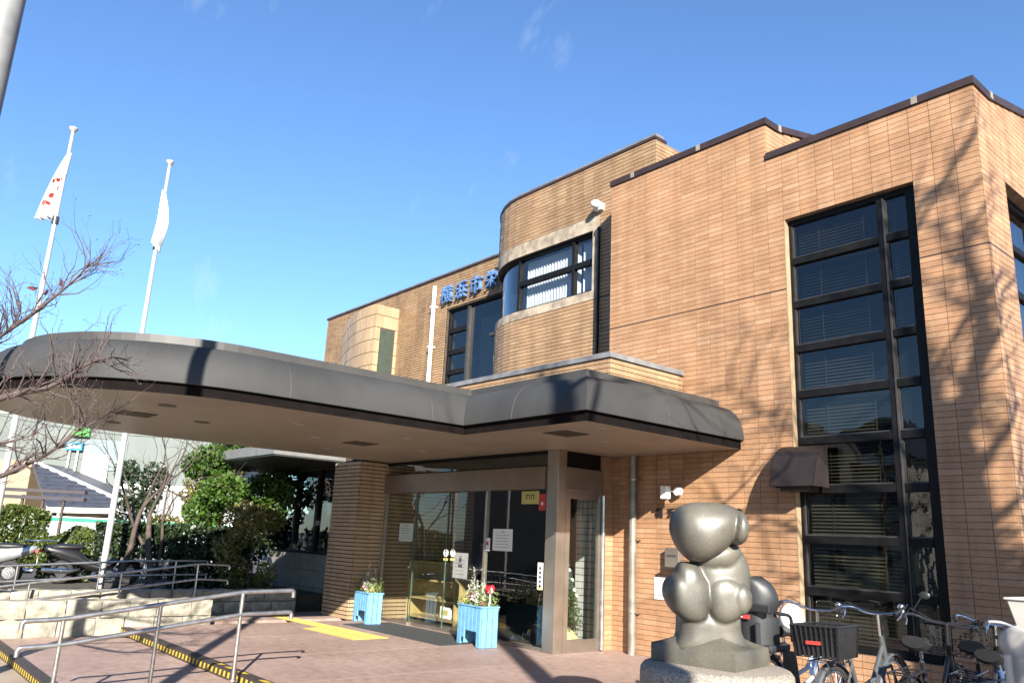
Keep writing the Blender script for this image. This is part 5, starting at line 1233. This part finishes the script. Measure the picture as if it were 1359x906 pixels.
# ------------------------------------------------------------------ hedges, shrubs, trees at the left
def hedge(px0, px1, dist, ztop, z0, dep, label, m, n, size, name='hedge', ragged=.12, trunks=0):
    x0, y0 = ground_at(px0, dist); x1, y1 = ground_at(px1, dist); a = Vector((x0,y0,0)); b = Vector((x1,y1,0)); Ln = (b-a).length; d = (b-a).normalized(); q = Vector((-d.y,d.x,0))
    if q.dot(Vector((x0,y0,0))-CAM) < 0: q = -q
    t = thing(name, label, 'hedge' if name == 'hedge' else 'shrub', (*((a+b)/2+q*dep/2).xy, z0))
    O = (a+b)/2+q*dep/2; H = ztop-z0
    u = RNG.uniform(0,1,(n,3)); face = RNG.integers(0,3,n)
    pts = np.empty((n,3)); 
    s = (u[:,0]-.5)*Ln; w_ = (u[:,1]-.5)*dep; z = u[:,2]*H
    w_ = np.where(face==0, -dep/2+np.abs(RNG.normal(0,.08,n)), w_); z = np.where(face==1, H-np.abs(RNG.normal(0,.08,n)), z)
    bump_ = np.array([mnoise.noise((float(a_)*1.3, float(c_)*1.5, 3.1)) for a_, c_ in zip(s, w_)])
    z = z*(1+ragged*bump_); w_ = w_-.18*np.array([mnoise.noise((float(a_)*1.6, float(c_)*1.8, 8.2)) for a_, c_ in zip(s, z)])
    z = np.maximum(z, .02 if not trunks else .0)
    P = np.outer(s, np.array(d))+np.outer(w_, np.array(q)); P[:,2] = z
    leaf_cloud('foliage', P, size, m, t, aspect=.6)
    sm = MB()
    for i in range(max(5, int(Ln*2.5))):
        c = d*random.uniform(-Ln/2+.05,Ln/2-.05)+q*random.uniform(-dep/4,dep/4); sm.tube([c, c+Vector((random.uniform(-.1,.1),random.uniform(-.1,.1),H*.5)), c+Vector((random.uniform(-.2,.2),random.uniform(-.2,.2),H*.85))], [.018,.013,.006], 5)
    sm.build('stem', BARK, t)
    return t
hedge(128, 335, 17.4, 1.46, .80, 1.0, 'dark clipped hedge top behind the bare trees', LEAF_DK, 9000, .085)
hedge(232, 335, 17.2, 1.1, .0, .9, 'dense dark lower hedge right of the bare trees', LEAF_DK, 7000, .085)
hedge(-60, 66, 19.0, 1.62, .5, 1.3, 'sunlit green hedge at the far left above the scooters', LEAF_HG, 9000, .085, ragged=.22)
hedge(60, 132, 18.6, 1.15, .0, 1.0, 'small sunlit green shrub left of the flagpole', LEAF_HG, 4200, .08, 'shrub', ragged=.35)
def tree(px, dist, label, blobs, leafm, n, size, trunkh, r=.07, name='leafy_tree', bark=BARK, z0=-.19):
    x, y = ground_at(px, dist); t = thing(name, label, 'tree', (x,y,z0)); m_ = MB(); tips = []
    branchy(m_, (0,0,0), (.05,.02,1), trunkh, r, 3, .5, 7, .10, tips, (2,3), .62); m_.build('trunk', bark, t, smooth='all')
    c = blob_points(n, blobs); leaf_cloud('crown', c, size, leafm, t, aspect=.55); return t
def blobs(cx, cy, z0, z1, rr, k, br):
    out = []
    for i in range(k):
        a = random.uniform(0,6.28); q = rr*math.sqrt(random.random()); out.append((cx+q*math.cos(a), cy+q*math.sin(a), random.uniform(z0,z1), br*random.uniform(.6,1.2), br*random.uniform(.6,1.2), br*random.uniform(.5,1.0)))
    return out
tree(316, 17.8, 'bright green evergreen tree under the canopy edge', blobs(0,0,1.9,4.6,.95,30,.42), LEAF_EV, 16000, .095, 2.0)
tree(334, 16.6, 'brownish green bush in front of the evergreen tree', blobs(0,0,.5,2.0,.45,18,.30), LEAF_BR, 4200, .075, .9, .035, 'bush')
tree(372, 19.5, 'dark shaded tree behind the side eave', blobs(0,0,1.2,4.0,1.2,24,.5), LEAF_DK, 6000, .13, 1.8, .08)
tree(262, 26.0, 'distant olive tree left of the evergreen', blobs(0,0,1.6,3.6,1.0,20,.45), LEAF_BR, 3500, .14, 1.6)
tree(180, 27.5, 'distant small dark tree behind the bare trees', blobs(0,0,1.4,3.3,.7,16,.4), LEAF_DK, 2500, .14, 1.4)
def bare_tree(label, loc, H, r, depth, seed, lean=(0,0,1), name='bare_tree', spread=.5, kids=(2,3), bark=BARK_G, shrink=.72, upb=.1, leaves=0, first=None):
    st_ = random.getstate(); random.seed(seed); t = thing(name, label, 'tree', loc); m_ = MB(); tips = []
    branchy(m_, (0,0,0), lean, H, r, depth, spread, 8, upb, tips, kids, shrink); m_.build('trunk', bark, t, smooth='all')
    if leaves: 
        pts_ = np.array([tuple(random.choice(tips)[0]+Vector((random.gauss(0,.05),random.gauss(0,.05),-.03))) for _ in range(leaves)]); leaf_cloud('dry_leaf', pts_, .07, LEAF_RD, t, aspect=.6)
    random.setstate(st_); return t
x, y = ground_at(165, 17.0); bare_tree('slim bare tree just right of the flagpole', (x,y,.25), 1.5, .065, 4, 21, (-.1,.05,1), bark=BARK, kids=(2,3), spread=.42)
x, y = ground_at(212, 16.8); bare_tree('forked bare tree in the middle of the garden bed', (x,y,.25), 1.45, .075, 4, 5, (.12,.1,1), bark=BARK, spread=.45)
x, y = ground_at(204, 17.4); bare_tree('thin leaning bare tree beside the forked one', (x,y,.25), 1.3, .045, 3, 14, (.2,.1,1), bark=BARK, spread=.4)

# near tree at the left edge: limbs reach into the picture
def near_tree():
    st_ = random.getstate(); random.seed(11)
    base = at_d(-150, 560, 6.6); t = thing('winter_tree', 'bare winter tree with fine twigs reaching in from the left edge', 'tree', (base.x, base.y, -.2)); O = Vector((base.x, base.y, -.2))
    m_ = MB(); m_.tube([Vector((0,0,0)), Vector((.05,.03,1.2)), Vector((.0,.06,2.4)), Vector((.05,0,3.4)), Vector((.1,.05,4.4))], [.11,.095,.08,.06,.03], 10); m_.build('trunk', BARK, t, smooth='all')
    tw = MB(); tips = []
    limbs = [ # pixel paths of the visible limbs with their distance
      ([(-150,560,6.6),(-40,545,6.5),(0,528,6.4),(30,520,6.3),(62,516,6.2),(90,500,6.15),(120,480,6.1),(148,472,6.05)], .034),
      ([(-150,600,6.6),(-20,640,6.3),(10,628,6.2),(40,614,6.1),(70,598,6.0),(95,580,5.95),(112,560,5.9)], .026),
      ([(-150,500,6.6),(-30,465,6.4),(10,440,6.3),(45,415,6.2),(80,388,6.1),(105,366,6.05),(118,350,6.0)], .020),
      ([(-150,620,6.6),(-30,590,6.5),(20,585,6.6),(50,574,6.6)], .018),
      ([(-150,520,6.6),(-60,470,6.7),(-10,455,6.7),(20,430,6.7),(28,400,6.7)], .022)]
    for pth, r in limbs:
        P = [at_d(*q)-O for q in pth]; k = len(P); P[0] = Vector((.03,.03,P[0].z))
        tw.tube(bend(P, .12, 3), [r*(1-.75*i/(len(bend(P,.12,3))-1)) for i in range(len(bend(P,.12,3)))], 7, cap=False)
        for i in range(1, k):
            a, b = P[i-1], P[i]
            for j in range(6 if i > 1 else 3):
                q = a.lerp(b, random.random()); d = (b-a).normalized(); ax = d.orthogonal().normalized(); ax.rotate(Matrix.Rotation(random.uniform(0,6.28), 3, d))
                nd = (d*.75+ax*.75+Vector((0,0,.25))).normalized()
                branchy(tw, q, nd, random.uniform(.16,.32), r*.26*(1-.5*i/k)+.0022, 2, .6, 5, .10, tips, (2,3), .68, 3, .18)
    tw.build('limbs', TWIG, t, smooth='all')
    for px, py in ((43,382),(47,388),(62,388),(45,378),(80,375),(83,377)):
        q = at_d(px,py,6.12)-O; leaf_cloud('dry_leaf', np.array([tuple(q)]), .07, LEAF_RD, t, aspect=.7)
    buds = [tuple(p) for p,_ in tips]; leaf_cloud('bud', np.array(buds), .014, TWIG, t, aspect=.6)
    random.setstate(st_)
near_tree()
# trees behind the camera whose shadows fall on the facade, canopy and steps
SV = Vector((1.0, -0.62, 0.52))
def shade_tree():
    st_ = random.getstate(); random.seed(77); T0 = 6.8
    def lift(px, py, t): return at_y(px, py, 0)+SV*t
    b = lift(1272, 900, T0); O = Vector((b.x, b.y, -.2)); t = thing('street_tree', 'large bare street tree right of the camera shading the facade', 'tree', O)
    m_ = MB(); m_.tube([Vector((0,0,0)), Vector((.03,.02,1.4)), lift(1275,960,T0)-O, lift(1272,900,T0)-O, lift(1268,800,T0)-O, lift(1262,690,T0)-O, lift(1256,610,T0)-O, lift(1250,540,T0)-O], [.30,.28,.27,.27,.26,.23,.17,.09], 12); m_.build('trunk', BARK_G, t, smooth='all')
    lb = MB()
    limbs = [([(1258,640),(1285,520),(1305,445),(1298,385),(1284,345),(1278,290),(1270,262)], .085, .016, .5),
      ([(1254,600),(1238,540),(1226,470),(1205,400),(1190,330)], .08, .02, -.4),
      ([(1266,680),(1318,592),(1362,545),(1400,500)], .06, .02, .3), ([(1266,730),(1325,682),(1385,640),(1440,590)], .05, .02, -.3),
      ([(1268,810),(1335,772),(1405,732),(1460,700)], .05, .02, .5), ([(1262,700),(1150,640),(1045,570),(985,530)], .045, .012, .9),
      ([(1266,790),(1110,722),(1025,692),(972,680)], .04, .012, -.7), ([(1252,600),(1120,560),(1040,545),(960,560)], .035, .01, 1.2),
      ([(1256,620),(1275,560),(1290,500),(1330,440),(1350,380)], .05, .014, -.8), ([(1268,860),(1200,800),(1100,770),(1010,760)], .035, .012, .2)]
    for pth, ra, rb, dt in limbs:
        P = [lift(px, py, T0+dt*i/(len(pth)-1)*1.6)-O for i, (px, py) in enumerate(pth)]
        Q = bend(P, .25, 3); lb.tube(Q, [ra+(rb-ra)*i/(len(Q)-1) for i in range(len(Q))], 7, cap=False)
        for a, c in zip(P[1:], P[2:]+[P[-1]+(P[-1]-P[-2])*.5]):
            for j in range(3):
                q = a.lerp(c, random.random()); d = (c-a).normalized(); ax = d.orthogonal().normalized(); ax.rotate(Matrix.Rotation(random.uniform(0,6.28), 3, d))
                branchy(lb, q, d*.7+ax*.7+Vector((0,0,.2)), random.uniform(.5,.9), rb*1.1+.004, 2, .5, 5, .05, None, (2,2), .7, 3, .15)
    lb.build('limbs', BARK_G, t, smooth='all')
    O2 = Vector((5.14,-8.31,-.2)); t = thing('street_tree', 'tall straight bare street tree beside the camera shading the canopy corner', 'tree', O2)
    m_ = MB(); m_.tube([Vector((0,0,0)),Vector((.02,.0,2)),Vector((-.02,.02,4)),Vector((.0,.03,6)),Vector((.04,0,7.6)),Vector((0,.05,9.2))], [.20,.17,.155,.14,.11,.05], 12); m_.build('trunk', BARK_G, t, smooth='all')
    lb = MB()
    for k in range(5):
        z = random.uniform(6.6,8.8); a = random.uniform(0,6.28); branchy(lb, (0,0,z), (math.cos(a),math.sin(a),.6), random.uniform(1.0,1.7), .05, 2, .5, 6, .06, None, (2,3), .68, 4, .15)
    lb.build('limbs', BARK_G, t, smooth='all'); random.setstate(st_)
shade_tree()
def plain_tree(label, loc, blb, n, size, trunkh, r, name):
    t = thing(name, label, 'tree', loc); m_ = MB(); branchy(m_, (0,0,0), (0,0,1), trunkh, r, 2, .5, 7, .3, None, (2,3), .5, 4, .05); m_.build('trunk', BARK, t, smooth='all'); leaf_cloud('crown', blob_points(n, blb), size, LEAF_EV, t, aspect=.55)
plain_tree('rounded evergreen bush right of the camera shading the bicycles', (4.1,-5.2,-.2), [(random.uniform(-.9,.9),random.uniform(-.5,.5),random.uniform(1.2,2.6),.5,.5,.45) for _ in range(18)], 7000, .11, 1.2, .07, 'evergreen_bush')
plain_tree('unseen narrow evergreen added right of the camera to shade the lower wall', (5.95,-4.0,-.2), [(random.uniform(-.3,.3),random.uniform(-.3,.3),random.uniform(1.0,5.0),.35,.35,.45) for _ in range(22)], 8000, .11, 3.2, .08, 'added_shade_evergreen')  # unseen evergreen, added to throw more shade on the lower wall
bare_tree('bare small tree behind the camera shading the steps', (-.2,-10.9,-.2), 1.5, .08, 4, 52, (-.1,.0,1), spread=.5, shrink=.75)

# ------------------------------------------------------------------ far buildings
def wallmat(n, c, v=.08): return mat(n, c, .8, var=v, scale=.6)
def frame_at(px, dist, yaw_off=0):
    x, y = ground_at(px, dist); return x, y
def big_block():
    x, y = ground_at(110, 58); t = thing('retail_building', 'large pale grey retail building with coloured signs', 'building', (x,y,-.2), math.atan2(hr.y,hr.x)+R(6))
    m_ = MB(); m_.box((-15,0,0),(8,14,8.2)); m_.build('wall', wallmat('pale_green_wall', (.17,.195,.185)), t)
    m_ = MB(); m_.box((-15.1,-.1,8.2),(8.1,14.1,8.45)); m_.build('parapet', WHITE, t)
    m_ = MB(); m_.box((-.65,-.08,4.9),(1.95,-.01,6.8)); m_.build('window_band', wallmat('grey_glazing', (.22,.28,.30)), t)
    m_ = MB(); m_.box((-.65,-.12,4.0),(1.0,-.09,5.9)); m_.build('white_panel', wallmat('panel_white', (.45,.46,.46)), t)
    m_ = MB(); m_.add([(-.3,-.13,5.85),(.75,-.13,5.85),(.2,-.13,5.1)], [(0,2,1)]); m_.build('panel_triangle', wallmat('panel_grey', (.62,.64,.66)), t)
    m_ = MB(); m_.box((-1.5,-.3,6.95),(-.45,-.05,7.5)); m_.build('green_sign', mat('sign_green', (.05,.50,.05), .5), t)
    m_ = MB(); m_.box((-1.75,-.3,6.05),(-.75,-.05,6.55)); sg_ = m_.build('blue_sign', mat('sign_blue', (.03,.33,.72), .5), t)
    m_ = MB(); m_.box((-1.65,-.33,6.15),(-1.4,-.31,6.45)); m_.box((-1.3,-.33,6.2),(-.85,-.31,6.4)); m_.build('sign_print', WHITE, sg_)
    m_ = MB(); m_.box((-1.55,-.2,0),(-1.45,-.1,6.05)); m_.box((-1.05,-.2,0),(-.95,-.1,6.05)); m_.build('sign_post', WHITE, t)
    for i in range(5): m_ = MB(); m_.box((-14+i*2.4,-.06,3.6),(-12.6+i*2.4,-.01,5.2)); m_.build('window', wallmat('far_window', (.20,.24,.27)), t)
big_block()
def house(label, px, dist, w_, d_, eave, ridge, wallc, roofc, yaw, name='house', roof='hip', z0=-.2):
    x, y = ground_at(px, dist); t = thing(name, label, 'house', (x,y,z0), yaw)
    m_ = MB(); m_.box((-w_/2,-d_/2,0),(w_/2,d_/2,eave)); wl = m_.build('wall', wallmat('house_wall', wallc), t)
    o = .55; 
    if roof == 'hip':
        rx = max(0.0, w_/2-d_/2); e = eave-.05
        m_ = MB(); m_.add([(-w_/2-o,-d_/2-o,e),(w_/2+o,-d_/2-o,e),(w_/2+o,d_/2+o,e),(-w_/2-o,d_/2+o,e),(-rx,0,ridge),(rx,0,ridge)], [(0,1,5,4),(1,2,5),(2,3,4,5),(3,0,4),(3,2,1,0)]); rf = m_.build('roof', roofc, t)
        m_ = MB(); n = 12
        for i in range(1, n):
            q = i/n; a = Vector((-w_/2-o,-d_/2-o,e)).lerp(Vector((-rx,0,ridge)),q); b = Vector((w_/2+o,-d_/2-o,e)).lerp(Vector((rx,0,ridge)),q); m_.bar(a+Vector((0,-.01,.02)), b+Vector((0,-.01,.02)), .10, .05)
            a = Vector((w_/2+o,-d_/2-o,e)).lerp(Vector((rx,0,ridge)),q); b = Vector((w_/2+o,d_/2+o,e)).lerp(Vector((rx,0,ridge)),q); m_.bar(a+Vector((.01,0,.02)), b+Vector((.01,0,.02)), .10, .05)
        m_.build('roof_tile_row', roofc, rf, kind='stuff')
        m_ = MB(); m_.tube([(-w_/2-o,-d_/2-o,e+.03),(-rx,0,ridge+.05),(rx,0,ridge+.05),(w_/2+o,-d_/2-o,e+.03)], .09, 8); m_.build('ridge_tile', WHITE if name == 'house' else roofc, rf)
        m_ = MB(); m_.box((-w_/2-o,-d_/2-o,e-.28),(w_/2+o,-d_/2-o+.05,e-.002)); m_.box((w_/2+o-.05,-d_/2-o+.051,e-.28),(w_/2+o,d_/2+o,e-.002)); m_.build('fascia_board', WHITE, t)
    else:
        m_ = MB(); m_.box((-w_/2-.1,-d_/2-.1,eave),(w_/2+.1,d_/2+.1,eave+.25)); m_.build('parapet', WHITE, t)
    for s in range(int(eave//2.6)):
        for i in range(max(2,int(w_//2.4))):
            n = max(2,int(w_//2.4)); cx = -w_/2+(i+.5)*w_/n; zc = .9+s*2.7
            m_ = MB(); m_.box((cx-.55,-d_/2-.03,zc),(cx+.55,-d_/2-.002,zc+1.15)); wn = m_.build('window', WHITE, t); m_ = MB(); m_.box((cx-.48,-d_/2-.035,zc+.07),(cx-.03,-d_/2-.031,zc+1.08)); m_.box((cx+.03,-d_/2-.035,zc+.07),(cx+.48,-d_/2-.031,zc+1.08)); m_.build('pane', wallmat('house_pane', (.07,.09,.11)), wn)
    return t
RT = mat('slate_roof', (.060,.068,.095), .5, var=.2, scale=3)
YH = math.atan2(hr.y, hr.x)
def beige_house():
    A = at_d(43, 612, 47); Bl = at_d(62, 671, 42); Br = at_d(180, 674, 45); Bk = at_d(150, 640, 58); O = Vector((A.x, A.y, -.2))
    t = thing('house', 'beige house with blue-grey tiled roof and white verge', 'house', O); A, Bl, Br, Bk = [v-O for v in (A, Bl, Br, Bk)]
    W0 = at_d(-60, 616, 45)-O; W0.z = A.z; W1 = A.copy()
    dn = Vector((0,0,1)); m_ = MB(); inn = hf*3.0
    m_.add([Vector((W0.x,W0.y,0)), Vector((W1.x,W1.y,0)), W1, W0]+[Vector((W0.x,W0.y,0))+inn, Vector((W1.x,W1.y,0))+inn, W1+inn, W0+inn], [(0,1,2,3),(5,4,7,6),(1,5,6,2),(4,0,3,7),(3,2,6,7)]); HW = wallmat('beige_wall', (.44,.34,.21)); m_.build('wall', HW, t)
    e = (Br-Bl).normalized(); ins = hf*.7; a = Bl+e*.6+ins; b = Br-e*.8+ins
    m_ = MB(); m_.add([Vector((a.x,a.y,0)),Vector((b.x,b.y,0)),b-dn*.1,a-dn*.1,Vector((a.x,a.y,0))+inn,Vector((b.x,b.y,0))+inn,b+inn,a+inn], [(0,1,2,3),(5,4,7,6),(1,5,6,2),(4,0,3,7)]); m_.build('lower_wall', HW, t)
    nrm = (Br-Bl).cross(A-Bl).normalized(); nrm = nrm if nrm.z > 0 else -nrm
    m_ = MB(); m_.add([Bl,Br,A,Bl-dn*.2,Br-dn*.2,A-dn*.2], [(0,1,2),(5,4,3),(0,3,4,1),(1,4,5,2),(2,5,3,0)]); rf = m_.build('roof', RT, t)
    Bf = Br+hf*6; m_ = MB(); m_.add([Br,Bf,A+hf*6,A], [(0,1,2,3)]); m_.build('roof_side', RT, t)
    m_ = MB(); n = 11
    for i in range(n): q = i/n; m_.bar(Bl.lerp(A,q)+nrm*.03, Br.lerp(A,q)+nrm*.03, .16, .06, nrm)
    m_.build('roof_tile_row', RT, rf, kind='stuff')
    m_ = MB(); m_.tube([A+nrm*.05, Br+nrm*.05], .10, 8); m_.build('verge', WHITE, rf)
    m_ = MB(); m_.bar(Bl-dn*.16, Br-dn*.16, .08, .34); m_.build('eave_board', WHITE, t)
beige_house()
house('white house with flat roof left of the evergreen tree', 262, 48, 6, 6, 3.4, 3, (.30,.30,.30), RT, YH, 'flat_house', 'flat')
house('pale grey flat house behind the retail building', 215, 74, 14, 8, 8.8, 3, (.26,.27,.30), RT, YH+R(8), 'flat_house', 'flat')
x, y = ground_at(190, 44); sf = thing('shop_front', 'low white shop front with a green stripe', 'shop', (x,y,-.2), YH)
m_ = MB(); m_.box((-7,0,0),(4.6,5,1.85)); m_.build('wall', wallmat('shop_wall', (.34,.35,.345)), sf)
m_ = MB(); m_.box((-7,-.06,1.55),(4.6,-.005,1.85)); m_.build('white_band', WHITE, sf); m_ = MB(); m_.box((-5.2,-.1,1.62),(4.2,-.065,1.80)); m_.build('green_stripe', mat('stripe_green', (.03,.42,.20), .5), sf)
for i in range(7): m_ = MB(); m_.box((-6.6+i*1.55,-.03,.1),(-5.3+i*1.55,-.004,1.4)); m_.build('shop_window', wallmat('shop_glass', (.35,.40,.42)), sf)
# trellis frame on the beige house garden
x, y = ground_at(26, 34); tr = thing('garden_pergola', 'dark timber pergola in front of the beige house', 'pergola', (x,y,-.2), YH)
for i in range(5): m_ = MB(); m_.box((-1.6+i*.75,-.04,0),(-1.52+i*.75,.04,2.5)); m_.build('post', BARK, tr)
for z in (2.35,2.6): m_ = MB(); m_.box((-2.2,-.1,z),(2.2,.1,z+.12)); m_.build('beam', mat('pergola_wood', (.06,.05,.06), .8), tr)
# overhead wires
for k, (za, zb) in enumerate(((7.6,7.0),(6.6,6.2),(5.4,5.2))):
    xa, ya = ground_at(-80, 36); xb, yb = ground_at(330, 34); m_ = MB(); P = []
    for i in range(13): q = i/12; P.append((xa+(xb-xa)*q, ya+(yb-ya)*q, za+(zb-za)*q-.5*math.sin(q*math.pi)))
    m_.tube(P, .012, 5); tag(m_.build('overhead_wire', RUBBER), ('highest','middle','lowest')[k]+' of three overhead wires in front of the retail building', 'wire', 'overhead wires')
# red awning seen below the side eave
x, y = ground_at(381, 24); aw = thing('red_awning', 'small red awning glimpsed left of the dark windows', 'awning', (x,y,-.2), YH); m_ = MB(); m_.add([(-.8,-.5,1.62),(.8,-.5,1.62),(.8,.2,1.95),(-.8,.2,1.95)], [(0,1,2,3)]); o = m_.build('canvas', mat('awning_red', (.60,.10,.07), .7), aw); o.modifiers.new('s','SOLIDIFY').thickness = .03
for s in (-.75,.75): m_ = MB(); m_.tube([(s,.2,0),(s,.2,1.95)], .025, 6); m_.build('post', STEEL, aw)
# houses across the street, mirrored in the windows
def rhouse(label, x, y, w_, d_, eave, ridge, c, yaw, roof):
    px_, D_ = 679.5, 10
    t0 = house(label, 100, 50, w_, d_, eave, ridge, c, RT, yaw, 'street_house', roof); t0.location = (x, y, -.2); t0.rotation_euler = (0,0,yaw)
rhouse('cream house across the street reflected in the tall window', -13, -27, 9, 7, 5.6, 7.8, (.70,.66,.56), R(205), 'hip')
rhouse('white flat house across the street reflected in the glass', -26, -22, 11, 8, 5.8, 7, (.30,.29,.27), R(235), 'flat')
rhouse('pale house down the street reflected in the lower panes', -3, -34, 9, 8, 5.6, 7.6, (.66,.64,.60), R(185), 'hip')
